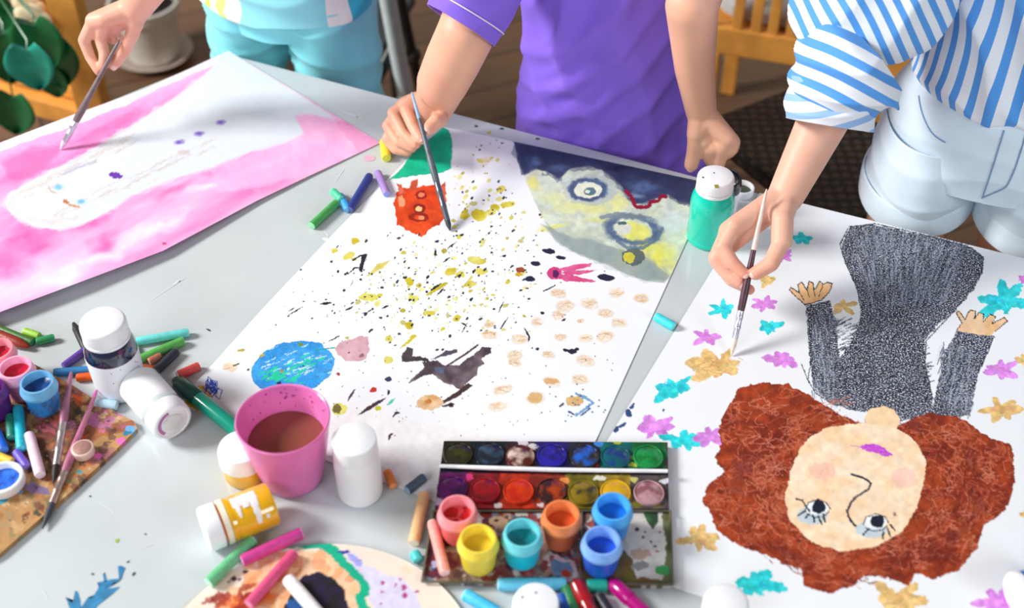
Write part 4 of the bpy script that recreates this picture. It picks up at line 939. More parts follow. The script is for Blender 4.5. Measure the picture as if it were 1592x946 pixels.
hx.add([f0 + (e_si * math.cos(t) + e_up * math.sin(t)) * r * .5 + axv * .0008 for t in [k * math.pi / 3 + .4 for k in range(6)]], [list(range(6))]); hx.build('lid_reflection', mat('painted_reflection', (228, 230, 230), rough=.3), root, smooth=False)  # pale hexagon paints a reflection onto the lid face

# pink water cup
c = P(456, 741, 0); b = c + Vector((0, 0, .0004)); H = .088
root = empty('water_cup', b, 'pink plastic cup of muddy brown paint water', 'cup')
def wall(z): return .0295 + (.0455 - .0295) * (z / H) ** .85
prof = [(.001, 0), (.026, 0), (.0295, .002)] + [(wall(z), z) for z in [H * k / 14 for k in range(1, 14)]] + [(wall(H), H - .001), (wall(H) - .0012, H), (wall(H) - .0026, H - .001)] + [(wall(z) - .0024, z) for z in [H * k / 14 for k in range(13, 0, -1)]] + [(.001, .004)]
pm = mat('pink_translucent_plastic', (252, 140, 208), rough=.30, var=.06, scale=45, trans=.30, coat=.3)
pm.node_tree.nodes['Principled BSDF'].inputs['IOR'].default_value = 1.2
rev('cup_wall', prof, b, (0, 0, 1), pm, root, n=64)
wz = .056; rev('paint_water', [(.001, .0045), (wall(.006) - .0030, .0047)] + [(wall(z) - .0028, z) for z in (.012, .024, .036, .048)] + [(wall(wz) - .0028, wz - .0004), (wall(wz) - .0042, wz), (.001, wz)], b, (0, 0, 1), mat('muddy_water', (142, 82, 66), rough=.12, var=.05, scale=20), root, n=48)
sp = MB()
for k in range(26):
    t = R.uniform(.3, 2.9); z = R.uniform(.060, .085); rr = wall(z) - .0025; sp.ball(b + Vector((math.cos(t) * rr, math.sin(t) * rr, z)), R.uniform(.0006, .0014), n=6)
sp.build('paint_spots', mat('purple_spots', (176, 70, 160), rough=.4), root)

# plain white bottle
c = P(561, 766, 0); b = c + Vector((0, 0, .0004)); r = .0222
root = empty('glue_bottle', b, 'plain white bottle with white lid between the pink cup and the paint box', 'bottle')
rev('body', [(.002, 0), (r * .9, 0), (r * .98, .003), (r * 1.0, .006), (r * .985, .0075), (r * 1.0, .009), (r * 1.02, .045), (r * 1.0, .053), (r * .93, .058), (r * .88, .060), (.002, .0602)], b, (0, 0, 1), M_wht, root)
rev('lid', [(r * .7, .0602), (r * .98, .0606), (r * .995, .063), (r * .968, .0795), (r * .955, .0808), (r * .93, .0812), (.001, .0813)], b, (0, 0, 1), M_lid, root)

# squat yellow jar
c = P(383, 738, 0); b = c + Vector((0, 0, .0004)); r = .0220
root = empty('paint_pot', b, 'squat standing yellow paint pot with white lid beside the pink cup', 'pot')
rev('body', [(.002, 0), (r * .88, 0), (r * .95, .002), (r * .95, .021), (r * .8, .022)], b, (0, 0, 1), mat('yellow_plastic', (246, 190, 24), rough=.25, var=.05, coat=.3), root)
rev('lid', [(r * .8, .0215), (r * 1.03, .022), (r * 1.06, .024), (r * 1.04, .038), (r * .97, .0425), (r * .85, .0437), (.001, .044)], b, (0, 0, 1), M_lid, root)

# yellow jar lying down
a_ = P(316, 825, .0226); d_ = P(425, 783, .0226); axv = d_ - a_; L_ = axv.length; axv.normalize(); r = .0222
root = empty('paint_pot', a_, 'yellow paint pot lying on its side with white lid to the left', 'pot')
ym = mat('yellow_plastic_glossy', (244, 184, 18), rough=.12, var=.05, coat=.8)
rev('lid', [(.001, 0), (r * .85, 0), (r * .96, .001), (r * 1.0, .004), (r * 1.0, .0155), (r * .95, .0162)], a_, axv, M_lid, root)
rev('thread', [(r * .86, .0158), (r * .88, .0185)], a_, axv, mat('orange_thread', (206, 108, 20), rough=.35), root)
rev('lid_ring', [(r * .9, .0184), (r * 1.0, .0188), (r * 1.0, .0240), (r * .92, .0244)], a_, axv, mat('cream_ring_plastic', (246, 238, 214), rough=.3), root)
rev('body', [(r * .9, .0242), (r * .99, .0248), (r * 1.0, .0278), (r * .95, .0300), (r * .985, .033), (r * .99, L_ - .004), (r * .93, L_ - .0008), (.001, L_)], a_, axv, ym, root)
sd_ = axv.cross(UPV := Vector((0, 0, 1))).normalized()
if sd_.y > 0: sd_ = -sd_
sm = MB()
def glare_strip(s0, s1, t0, t1, w0, w1):
    """window glare put on as a white strip: from (along, angle) to (along, angle), with widths"""
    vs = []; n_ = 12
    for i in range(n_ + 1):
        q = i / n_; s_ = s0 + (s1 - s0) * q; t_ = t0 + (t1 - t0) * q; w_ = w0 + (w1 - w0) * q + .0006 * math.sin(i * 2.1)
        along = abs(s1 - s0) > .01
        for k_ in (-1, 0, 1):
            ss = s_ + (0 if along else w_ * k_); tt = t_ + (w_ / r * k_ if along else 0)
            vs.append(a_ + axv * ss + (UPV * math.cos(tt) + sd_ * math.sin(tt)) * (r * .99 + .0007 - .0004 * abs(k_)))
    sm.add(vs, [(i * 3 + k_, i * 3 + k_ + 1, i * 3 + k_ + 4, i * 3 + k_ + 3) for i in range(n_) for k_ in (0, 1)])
glare_strip(.0305, .0545, -.05, .0, .0062, .0070); glare_strip(.0510, .0505, .0, 1.3, .0040, .0022); glare_strip(.0345, .0355, .0, .75, .0036, .0012); glare_strip(.0430, .0430, .0, .42, .0042, .0030); glare_strip(.0590, .0592, 1.0, 1.2, .0019, .0015)
sm.build('glare_strips', mat('painted_glare', (242, 238, 240), rough=.25), root)  # white strips stand for window glare on the glossy yellow body

# teal paint bottle with ribbed white lid
c = P(1100, 371, 0); b = c + Vector((0, 0, .0004)); r = .0262
root = empty('paint_bottle', b, 'tall turquoise paint bottle with ribbed white lid', 'bottle')
tm = mat('turquoise_plastic', (4, 208, 180), rough=.18, var=.03, coat=.5)
rev('body', [(.002, 0), (r * .9, 0), (r * .98, .003), (r * .99, .008), (r * .965, .0095), (r * .99, .011), (r * .985, .05), (r * 1.0, .053), (r * .99, .060), (r * .93, .068), (r * .84, .0735), (r * .8, .076), (.002, .0762)], b, (0, 0, 1), tm, root)
rev('lid_ring', [(r * .76, .0750), (r * .835, .0754), (r * .84, .0785), (r * .82, .0790)], b, (0, 0, 1), M_lid, root)
lid = ribbed_cap(b + Vector((0, 0, .0792)), (0, 0, 1), r * .83, .0165, M_lid, root, ribs=54)
sp = MB(); tz_ = b.z + .0959
for x, y, w, i in [(1114, 290, .0022, 0), (1093, 276, .001, 1), (1110, 269, .0008, 1)]:
    q = P(x, y, tz_ - TZ); sp.box(q, Vector((w, 0, 0)), Vector((0, w * 1.4, 0)), Vector((0, 0, .0002)), i)
sp.build('paint_fleck', [mat('olive_fleck', (150, 146, 50), rough=.5), mat('teal_fleck', (70, 130, 130), rough=.5)], lid, smooth=False)

# black rimmed jar and little white lid behind it
c = P(1127, 277, .052); b = Vector((c.x, c.y, TZ + .0004)); r = .0200
root = empty('paint_jar', b, 'white jar with black paint smeared round its open rim, behind the turquoise bottle', 'jar')
rev('body', [(.002, 0), (r * .95, 0), (r, .002), (r, .036), (r * .98, .038)], b, (0, 0, 1), M_wht, root)
blk = mat('wet_black_paint', (14, 20, 28), rough=.12, var=.1, coat=.8, bump=.4, bscale=150)
rev('rim', [(r * .97, .036), (r * 1.06, .037), (r * 1.07, .046), (r * 1.0, .052), (r * .86, .0524), (r * .82, .048), (r * .82, .01)], b, (0, 0, 1), blk, root)
rev('paint', [(r * .83, .034), (r * .6, .0335), (.001, .033)], b, (0, 0, 1), blk, root)
c = P(1155, 291, .011); b = Vector((c.x, c.y, TZ + .0004)); r = .0145
root = empty('jar_lid', b, 'small upturned white lid stained inside, right of the black rimmed jar', 'lid')
rev('shell', [(.001, 0), (r * .93, 0), (r, .002), (r, .0105), (r * .96, .0112), (r * .84, .0112), (r * .80, .0100), (r * .80, .0040), (.001, .0036)], b, (0, 0, 1), M_lid, root)
rev('paint', [(r * .79, .0045), (r * .5, .0042), (.001, .0046)], b, (0, 0, 1), mat('dark_green_residue', (58, 70, 52), rough=.4, var=.3, scale=200), root)

# lids and jars along the front
c = P(3, 742, BH + .012); b = Vector((c.x, c.y, TZ + BH + .0003)); r = .0205
root = empty('jar_lid', b, 'upturned white lid with blue paint inside at the left frame edge', 'lid')
rev('shell', [(.001, 0), (r * .93, 0), (r, .002), (r, .0115), (r * .95, .0122), (r * .84, .0122), (r * .80, .0105), (r * .78, .0050), (.001, .0040)], b, (0, 0, 1), M_lid, root)
rev('paint', [(r * .77, .0056), (r * .6, .0049), (r * .3, .0052), (.001, .0047)], b, (0, 0, 1), mat('blue_paint_smear', (46, 104, 220), rough=.3, var=.5, scale=140, bump=.4, bscale=120), root)
c = P(833, 936, .034); b = Vector((c.x, c.y, TZ + .0003)); r = .0210
root = empty('paint_pot', b, 'white lidded pot with two grey dots at the bottom edge of the frame', 'pot')
rev('body', [(.001, 0), (r * .9, 0), (r * .94, .002), (r * .94, .019), (r * .8, .0195)], b, (0, 0, 1), M_wht, root)
lid = rev('lid', [(r * .8, .0190), (r * .99, .0194), (r, .021), (r * .99, .0312), (r * .95, .0335), (r * .88, .034), (.001, .0341)], b, (0, 0, 1), M_lid, root)
sp = MB()
for x, y in [(812, 929), (833, 922)]:
    q = P(x, y, .0346); sp.lathe(q, (0, 0, 1), [(.0011, -.0004), (.0011, .0002)], n=12)
sp.build('grey_dot', mat('grey_dot', (120, 124, 140), rough=.6), lid)
c = P(1129, 938, .040); b = Vector((c.x, c.y, TZ + .0020)); r = .0205
root = empty('paint_pot', b, 'white lidded pot on the lower left of the girl drawing', 'pot')
rev('body', [(.001, 0), (r * .9, 0), (r * .95, .002), (r * .95, .022), (r * .8, .0225)], b, (0, 0, 1), M_wht, root)
rev('lid', [(r * .8, .022), (r * 1.0, .0224), (r * 1.01, .024), (r * 1.0, .036), (r * .95, .039), (r * .86, .040), (.001, .0401)], b, (0, 0, 1), M_lid, root)
a_ = P(1563, 897, .020); d_ = P(1640, 880, .020); axv = (d_ - a_).normalized(); r = .020
root = empty('paint_pot', a_, 'blue pot with white lid lying at the lower right frame corner', 'pot')
a_ = P(1577, 925, .0218)
rev('lid', [(.001, 0), (r * .9, 0), (r, .002), (r, .007), (r * .94, .0075)], a_, axv, M_lid, root)
rev('body', [(r * .9, .0074), (r * .96, .008), (r * .97, .045), (r * .9, .047), (.001, .0472)], a_, axv, mat('blue_plastic', (20, 92, 186), rough=.3, var=.05), root)

# small round cake of dried paint on the board
c = P(131, 706, BH); b = c + Vector((0, 0, .0003)); r = .0112
root = empty('paint_cake', b, 'small round pale cake with dusty mauve top on the stained board', 'paint')
rev('cake', [(.001, 0), (r * .92, 0), (r, .001), (r, .0088), (r * .94, .0095), (r * .8, .0096)], b, (0, 0, 1), mat('pale_cake', (226, 196, 186), rough=.5, var=.1), root)
rev('paint_top', [(r * .86, .0094), (r * .8, .0100), (.001, .0099)], b, (0, 0, 1), mat('mauve_cake', (160, 118, 108), rough=.5, var=.2, scale=200), root)

# ------------------------------------------------------------------ watercolour box
def bw(x, y, h): return P(x, y, h)
q1, q2, q3, q4 = bw(690, 688, .010), bw(1038, 690, .010), bw(1044, 908, .009), bw(660, 902, .009)
bc = (q1 + q2 + q3 + q4) / 4
box = empty('watercolor_box', (bc.x, bc.y, TZ), 'open watercolour box with two rows of round pans and a stained mixing lid', 'paint box')
A_BOX = art_mat('stained_box_plastic', rough=.28, spec=.5, coat=.3)
m1, m2 = bw(677, 793, .009), bw(1040, 793, .009)
pt = art_grid('pan_tray', ruled([bw(690, 686, .0095), bw(676, 791, .0095)], [bw(1038, 688, .0095), bw(1040, 792, .0095)], .0011), A_BOX, paint_rows, box, thick=.0085)
tr = art_grid('mixing_lid', ruled([bw(675, 794, .0068), bw(656, 905, .0068)], [bw(1041, 795, .0068), bw(1046, 910, .0068)], .0011), A_BOX, paint_tray, box, thick=.006)
M_strip = mat('pale_plastic_strip', (244, 246, 252), rough=.2, var=.10, scale=90)
st = MB(); st.tube([bw(683, 725, .013), bw(760, 728, .0135), bw(860, 731, .0135), bw(1038, 733, .013)], [.0020, .0024, .0024, .0020], n=10); st.build('hinge_strip', M_strip, box)
st = MB(); fr = .0012
for a_, d_ in ((bw(674, 795, .0088), bw(1042, 795, .0088)), (bw(1042, 795, .0088), bw(1046, 909, .0088)), (bw(656, 905, .0088), bw(1046, 909, .0088)), (bw(674, 795, .0088), bw(656, 905, .0088)), (bw(905, 797, .0082), bw(902, 906, .0082))): st.tube([a_, d_], [fr, fr], n=8)
st.build('lid_rim', mat('stained_lid_rim', (96, 92, 74), rough=.4, var=.4, scale=70), box)
PAN = [((712, 705), (38, 38, 24), (60, 62, 20)), ((761, 705), (28, 36, 48), (60, 90, 120)), ((809, 709), (92, 36, 24), (226, 200, 190)), ((858, 707), (44, 36, 170), (30, 26, 100)), ((909, 708), (48, 46, 40), (30, 100, 210)), ((957, 709), (12, 96, 104), (24, 60, 130)), ((1008, 709), (22, 150, 76), (16, 110, 40)),
       ((703, 758), (104, 14, 104), (70, 14, 80)), ((754, 761), (176, 20, 34), (120, 20, 30)), ((806, 763), (226, 60, 18), (200, 36, 14)), ((858, 762), (58, 26, 30), (190, 70, 24)), ((907, 765), (150, 126, 24), (60, 60, 40)), ((957, 764), (236, 186, 24), (216, 160, 30)), ((1009, 765), (208, 162, 168), (150, 96, 104))]
def pan_mat(c1, c2, k):
    m = bpy.data.materials.new('pan_paint'); m.use_nodes = True; nt = m.node_tree; N = nt.nodes; b = N['Principled BSDF']
    tc = N.new('ShaderNodeTexCoord'); nz = N.new('ShaderNodeTexNoise'); nz.inputs['Scale'].default_value = 70; nz.inputs['Detail'].default_value = 3
    mp = N.new('ShaderNodeMapping'); mp.inputs['Location'].default_value = (k * .7, k * .3, 0); nt.links.new(tc.outputs['Object'], mp.inputs['Vector']); nt.links.new(mp.outputs['Vector'], nz.inputs['Vector'])
    rp = N.new('ShaderNodeValToRGB'); rp.color_ramp.elements[0].position = .45; rp.color_ramp.elements[1].position = .62
    rp.color_ramp.elements[0].color = [v * .85 for v in lin(c1)] + [1]; rp.color_ramp.elements[1].color = [v * .85 for v in lin(c2)] + [1]
    nt.links.new(nz.outputs['Fac'], rp.inputs['Fac']); nt.links.new(rp.outputs['Color'], b.inputs['Base Color']); b.inputs['Roughness'].default_value = .2; b.inputs['Coat Weight'].default_value = .4; b.inputs['Coat Roughness'].default_value = .05
    return m
for k, ((x, y), c1, c2) in enumerate(PAN):
    c = P(x, y, .0135); b = Vector((c.x, c.y, TZ + .0092)); r = .0146
    o = MB(); o.lathe(b, (0, 0, 1), [(r * 1.03, 0, 0), (r * 1.04, .0030, 0), (r * 1.0, .0040, 0), (r * .95, .0040, 0), (r * .92, .0030, 1), (r * .8, .0036, 1), (r * .5, .0048, 1), (r * .2, .0052, 1), (.0004, .0052, 1)], n=36, cap0=False)
    rimc = tuple(int(min(255, v * .9 + 6)) for v in c1)
    o.build('paint_pan', [mat('pan_rim', rimc, rough=.2, var=.2, scale=100, coat=.4), pan_mat(c1, c2, k)], box)

# ------------------------------------------------------------------ brushes
def brush(tip, end, label, handle, end_col=None, ferr=(170, 176, 186), bris=(150, 110, 70), r=.0036, bl=.018, fl=.028, split=.62, group=None, flat=False):
    tip, end = Vector(tip), Vector(end); d = end - tip; L_ = d.length; ax = d.normalized()
    root = empty('paint_brush', tip, label, 'brush', group or 'paint brushes')
    hm = [mat('brush_handle', handle, rough=.35, var=.25, scale=90), mat('brush_handle_end', end_col or handle, rough=.4, var=.12, scale=120)]
    o = MB(); o.lathe(tip, ax, [(r * .2, 0), (r * .45, bl * .18), (r * .9, bl * .55), (r * .95, bl)] if not flat else [(r * .6, 0), (r * 1.0, bl * .3), (r * .9, bl)], n=16); o.build('bristles', mat('bristles', bris, rough=.6, var=.2, scale=300), root)
    o = MB(); o.lathe(tip, ax, [(r * .95, bl * .95), (r * 1.0, bl), (r * 1.0, bl + fl * .3), (r * 1.12, bl + fl * .34), (r * 1.12, bl + fl * .4), (r * 1.0, bl + fl * .44), (r * 1.02, bl + fl * .7), (r * 1.12, bl + fl * .74), (r * 1.12, bl + fl * .8), (r * 1.03, bl + fl * .84), (r * 1.05, bl + fl)], n=20); o.build('ferrule', mat('ferrule_metal', ferr, rough=.3, metal=.75, var=.15, scale=160), root)
    s = bl + fl; hL = L_ - s
    o = MB(); o.lathe(tip, ax, [(r * 1.0, s - .0005, 0), (r * 1.12, s + .003, 0), (r * 1.22, s + hL * .15, 0), (r * .88, s + hL * .42, 0), (r * (.88 - .7 * (split - .42)), s + hL * split, 0), (r * (.88 - .7 * (split - .42)), s + hL * split + .0004, 1), (r * .55, s + hL * .90, 1), (r * .4, s + hL * .97, 1), (r * .15, L_, 1)], n=20); o.build('handle', hm, root)
    return root
BR1 = (P(700, 359, .0025), P(640, 143, .100))
brush(*BR1, 'grey brush held by the purple shirted child, end chipped to pale blue', (92, 104, 112), end_col=(140, 176, 214), ferr=(120, 130, 140), bris=(52, 64, 62), bl=.014, fl=.05, split=.7)
BR2 = (P(1137, 553, .003), P(1192, 294, .138))
brush(*BR2, 'dark maroon brush with pale bare end held by the striped shirt girl', (74, 34, 52), end_col=(226, 206, 198), ferr=(206, 206, 222), bris=(232, 214, 206), bl=.020, fl=.030, split=.5)
BR3 = (P(94, 233, .006), P(186, 62, .130))
brush(*BR3, 'grey brush held by the child in turquoise over the pink sheet', (116, 96, 98), ferr=(206, 208, 220), bris=(226, 206, 226), r=.0040, bl=.014, fl=.03)
brush(P(83, 752, BH + .004), P(111, 578, .026), 'mauve and silver brush lying on the board, nearer the jars', (156, 96, 124), ferr=(186, 176, 176), bris=(34, 26, 26), r=.0038, bl=.022, fl=.05)
brush(P(66, 822, .004), P(151, 606, .016), 'rose pink brush with dark bristles hanging over the lower board edge', (186, 112, 142), end_col=(206, 90, 170), ferr=(190, 172, 164), bris=(60, 62, 70), r=.0038, bl=.030, fl=.036, split=.9)
# ------------------------------------------------------------------ people
def Q(px, py, Y):
    """world point seen at photo point (px, py) at distance Y into the room"""
    d = ray(px, py); t = Y / d.y
    return Vector((d.x * t, Y, TZ + CAM_H + d.z * t))
def bones_mesh(bones):
    mb = MB()
    for b in bones:
        p0, r0, p1, r1 = Vector(b[0]), b[1], Vector(b[2]), b[3]
        d = p1 - p0; L_ = d.length
        n = max(2, int(L_ / (min(r0, r1) * .35)) + 1) if L_ > 1e-5 else 1
        mb.tube([p0 + d * (k / max(1, n)) for k in range(n + 1)] if n > 1 else [p0, p0 + Vector((0, 0, 1e-4))], [r0 + (r1 - r0) * k / max(1, n) for k in range(n + 1)] if n > 1 else [r0, r0], n=40 if max(r0, r1) > .014 else 18)
        nn = 40 if max(r0, r1) > .014 else 18; mb.ball(p0, r0, n=nn); mb.ball(p1, r1, n=nn)
    return mb
def remeshed(mb, voxel, smooth, factor=.5):
    """one continuous closed surface round all the shapes collected"""
    me = bpy.data.meshes.new('tmp'); me.from_pydata([tuple(v) for v in mb.v], [], [tuple(f) for f in mb.f]); me.update()
    ob = bpy.data.objects.new('tmp', me); COL.objects.link(ob)
    md = ob.modifiers.new('r', 'REMESH'); md.mode = 'VOXEL'; md.voxel_size = voxel; md.adaptivity = 0
    ms = ob.modifiers.new('s', 'SMOOTH'); ms.iterations = smooth; ms.factor = factor
    dg = bpy.context.evaluated_depsgraph_get(); dg.update()
    out = bpy.data.meshes.new_from_object(ob.evaluated_get(dg))
    bpy.data.objects.remove(ob); bpy.data.meshes.remove(me)
    return out
M_skin = None
def skin_mat():
    m = bpy.data.materials.new('skin'); m.use_nodes = True
    nt = m.node_tree; N = nt.nodes; L = nt.links; b = N['Principled BSDF']
    at = N.new('ShaderNodeVertexColor'); at.layer_name = 'art'
    L.new(at.outputs['Color'], b.inputs['Base Color'])
    b.inputs['Roughness'].default_value = .48; b.inputs['Specular IOR Level'].default_value = .4
    b.inputs['Subsurface Weight'].default_value = .22; b.inputs['Subsurface Radius'].default_value = (.010, .0035, .002); b.inputs['Subsurface Scale'].default_value = .6
    tc = N.new('ShaderNodeTexCoord'); nz = N.new('ShaderNodeTexNoise'); nz.inputs['Scale'].default_value = 420; nz.inputs['Detail'].default_value = 3
    L.new(tc.outputs['Object'], nz.inputs['Vector']); bn = N.new('ShaderNodeBump'); bn.inputs['Strength'].default_value = .08; bn.inputs['Distance'].default_value = .001
    L.new(nz.outputs['Fac'], bn.inputs['Height']); L.new(bn.outputs['Normal'], b.inputs['Normal'])
    return m
def body(root, bones, balls, patches, base=(232, 176, 148), voxel=.0017, smooth=4):
    """patches: (centre, radius, colour, strength) skin tints, nails, paint flecks"""
    global M_skin
    if M_skin is None: M_skin = skin_mat()
    mb = bones_mesh(bones)
    for c, rx, ry, rz, rot in balls: mb.ball(c, rx, ry, rz, rot, n=28)
    me = remeshed(mb, voxel, smooth)
    n = len(me.vertices); co = np.empty(n * 3, np.float32); me.vertices.foreach_get('co', co); co = co.reshape(-1, 3)
    col = np.tile(np.array(lin(base)), (n, 1))
    nz = .5 + .5 * np.sin(co[:, 0] * 61 + 3 * np.sin(co[:, 2] * 47)) * np.sin(co[:, 1] * 53 + 2 * np.sin(co[:, 0] * 39))
    col = col * (.97 + .05 * nz)[:, None]
    for c, r, cc, s in patches:
        d = np.linalg.norm(co - np.array(tuple(c)), axis=1) / r
        w = np.clip((1 - d) * (2.2 if s >= 1 else 1), 0, 1) * min(1, s); w = w[:, None]
        col = col * (1 - w) + np.array(lin(cc)) * w
    at = me.color_attributes.new('art', 'FLOAT_COLOR', 'POINT')
    at.data.foreach_set('color', np.concatenate([col, np.ones((n, 1))], 1).astype(np.float32).ravel())
    me.materials.clear(); me.materials.append(M_skin)
    me.polygons.foreach_set('use_smooth', np.ones(len(me.polygons), bool))
    me.transform(Matrix.Translation(-root.location)); me.update()
    me.name = 'body'; o = bpy.data.objects.new('body', me)
    return link(o, root)

def cat_rom(vals, t):
    n = len(vals) - 1; x = min(max(t * n, 0), n - 1e-6); i = int(x); f = x - i
    p = [vals[max(0, i - 1)], vals[i], vals[i + 1], vals[min(n, i + 2)]]
    return .5 * ((2 * p[1]) + (p[2] - p[0]) * f + (2 * p[0] - 5 * p[1] + 4 * p[2] - p[3]) * f * f + (-p[0] + 3 * p[1] - 3 * p[2] + p[3]) * f ** 3)
def loft(name, rings, m, root, nv=90, nu=120, disp=None, power=2.0, cap=False, thick=.0012, u0=0.0, uvf=None):
    """cloth tube through rings (centre, half-axis X, half-axis Y); disp(u, v, point) pushes it in or out; UV in metres"""
    C_ = [Vector(r[0]) for r in rings]; X_ = [Vector(r[1]) for r in rings]; Y_ = [Vector(r[2]) for r in rings]
    vs = []; uv = []; ln = 0; prev = None
    for i in range(nv + 1):
        v = i / nv; c = cat_rom(C_, v); ax = cat_rom(X_, v); ay = cat_rom(Y_, v)
        if prev is not None: ln += (c - prev).length
        prev = c; per = math.pi * (ax.length + ay.length)
        for j in range(nu):
            t = 2 * math.pi * j / nu + u0
            ct, st = math.cos(t), math.sin(t)
            e = 2 / power
            q = ax * (abs(ct) ** e * (1 if ct > 0 else -1)) + ay * (abs(st) ** e * (1 if st > 0 else -1))
            p = c + q
            if disp: p = p + q.normalized() * disp(j / nu, v, p)
            vs.append(p); uv.append((j / nu, ln, per))
    fs = []; luv = []
    pm = uv[(nv // 2) * nu][2]
    for i in range(nv):
        for j in range(nu):
            j2 = (j + 1) % nu
            fs.append((i * nu + j, i * nu + j2, (i + 1) * nu + j2, (i + 1) * nu + j))
            u1 = (j + 1) / nu
            luv += [(j / nu * pm, uv[i * nu][1]), (u1 * pm, uv[i * nu][1]), (u1 * pm, uv[(i + 1) * nu][1]), (j / nu * pm, uv[(i + 1) * nu][1])]
    if cap: fs.append([nv * nu + j for j in range(nu)]); luv += [(0, 0)] * nu
    o = new_mesh(name, vs, fs, m, root)
    if uvf:
        luv = []
        for f in fs: luv += [(0, uvf(Vector(vs[k]))) for k in f]
    ul = o.data.uv_layers.new(name='cloth')
    ul.data.foreach_set('uv', np.array(luv, np.float32).ravel())
    if thick:
        md = o.modifiers.new('thickness', 'SOLIDIFY'); md.thickness = thick; md.offset = -1
    return o
def fold(p, a, k, ang, ph=0.0, wob=1.0):
    """soft diagonal drapes"""
    s = p[0] * math.cos(ang) + p[2] * math.sin(ang)
    n = noise.noise(Vector((p[0] * 6, p[1] * 6, p[2] * 6))) * wob
    f = math.sin(k * s + ph + n * 3)
    return a * (1.6 * (1 - abs(f)) ** 1.3 - .7)
def cloth_mat(name, col, rough=.85, weave=900, sheen=.2, var=.05):
    m = mat(name, col, rough=rough, var=var, scale=25, bump=.12, bscale=weave, sheen=sheen)
    return m
def stripe_mat(name, c1, c2, period, duty, axis, c3=None, weave=900, more=()):
    m = bpy.data.materials.new(name); m.use_nodes = True
    nt = m.node_tree; N = nt.nodes; L = nt.links; b = N['Principled BSDF']
    uvn = N.new('ShaderNodeUVMap'); uvn.uv_map = 'cloth'; sx = N.new('ShaderNodeSeparateXYZ'); L.new(uvn.outputs['UV'], sx.inputs[0])
    dv = N.new('ShaderNodeMath'); dv.operation = 'DIVIDE'; dv.inputs[1].default_value = period; L.new(sx.outputs[axis], dv.inputs[0])
    fr = N.new('ShaderNodeMath'); fr.operation = 'FRACT'; L.new(dv.outputs[0], fr.inputs[0])
    rp = N.new('ShaderNodeValToRGB'); rp.color_ramp.interpolation = 'CONSTANT'
    rp.color_ramp.elements[0].position = 0; rp.color_ramp.elements[0].color = lin(c1) + [1]
    rp.color_ramp.elements[1].position = duty; rp.color_ramp.elements[1].color = lin(c2) + [1]
    for ps, cc in more:
        e = rp.color_ramp.elements.new(ps); e.color = lin(cc) + [1]
    L.new(fr.outputs[0], rp.inputs['Fac']); L.new(rp.outputs['Color'], b.inputs['Base Color'])
    b.inputs['Roughness'].default_value = .8; b.inputs['Sheen Weight'].default_value = .1
    tc = N.new('ShaderNodeTexCoord'); nz = N.new('ShaderNodeTexNoise'); nz.inputs['Scale'].default_value = weave; L.new(tc.outputs['Object'], nz.inputs['Vector'])
    bn = N.new('ShaderNodeBump'); bn.inputs['Strength'].default_value = .1; bn.inputs['Distance'].default_value = .001; L.new(nz.outputs['Fac'], bn.inputs['Height']); L.new(bn.outputs['Normal'], b.inputs['Normal'])
    return m

def digits(chain, r0, r1, flat=1.0):
    """chain of joint points -> bones, thinner to the tip"""
    out = []; n = len(chain) - 1
    for i in range(n):
        ra = r0 + (r1 - r0) * i / n; rb = r0 + (r1 - r0) * (i + 1) / n
        out.append((chain[i], ra, chain[i + 1], rb))
    return out
def palm(wrist, wr, mcps, thumb0, r=.0105):
    out = []
    for m_ in mcps: out.append((wrist, wr * .8, m_, r))
    for i in range(len(mcps) - 1):
        out.append((mcps[i], r, mcps[i + 1], r))
        a = Vector(wrist).lerp(Vector(mcps[i]), .5); b = Vector(wrist).lerp(Vector(mcps[i + 1]), .5)
        out.append((a, r * 1.15, b, r * 1.15))
    out.append((wrist, wr * .8, thumb0, r * 1.05))
    out.append((Vector(wrist).lerp(Vector(mcps[0]), .35), r * 1.1, thumb0, r))
    return out
NAIL = (244, 198, 186); RED = (226, 130, 110); FLUSH = (230, 158, 132)
def toward_cam(p, d): return Vector(p) + (Vector((0, 0, TZ + CAM_H)) - Vector(p)).normalized() * d
def nails(root, specs):
    """thin curved plates: (finger tip, previous joint, outward direction, width)"""
    mb = MB()
    for tip, prev, outw, w in specs:
        ax = (Vector(tip) - Vector(prev)).normalized(); o_ = Vector(outw); o_ = (o_ - ax * o_.dot(ax)).normalized(); sd = ax.cross(o_)
        vs = []; nx, ny = 7, 6
        for j in range(ny):
            l_ = -w * .75 + j / (ny - 1) * w * 1.7
            for i in range(nx):
                t = (i / (nx - 1) - .5) * 1.9; ww = w * (1 - .25 * (abs(j / (ny - 1) - .5) * 2) ** 3)
                vs.append(Vector(tip) + ax * l_ + sd * math.sin(t) * ww * .82 + o_ * (math.cos(t) * w * .86 - max(0, l_ - w * .5) * .35))
        mb.add(vs, [(j * nx + i, j * nx + i + 1, (j + 1) * nx + i + 1, (j + 1) * nx + i) for j in range(ny - 1) for i in range(nx - 1)])
    o = mb.build('fingernails', mat('fingernail', NAIL, rough=.25, coat=.3), root)
    md = o.modifiers.new('t', 'SOLIDIFY'); md.thickness = .0005
    return o
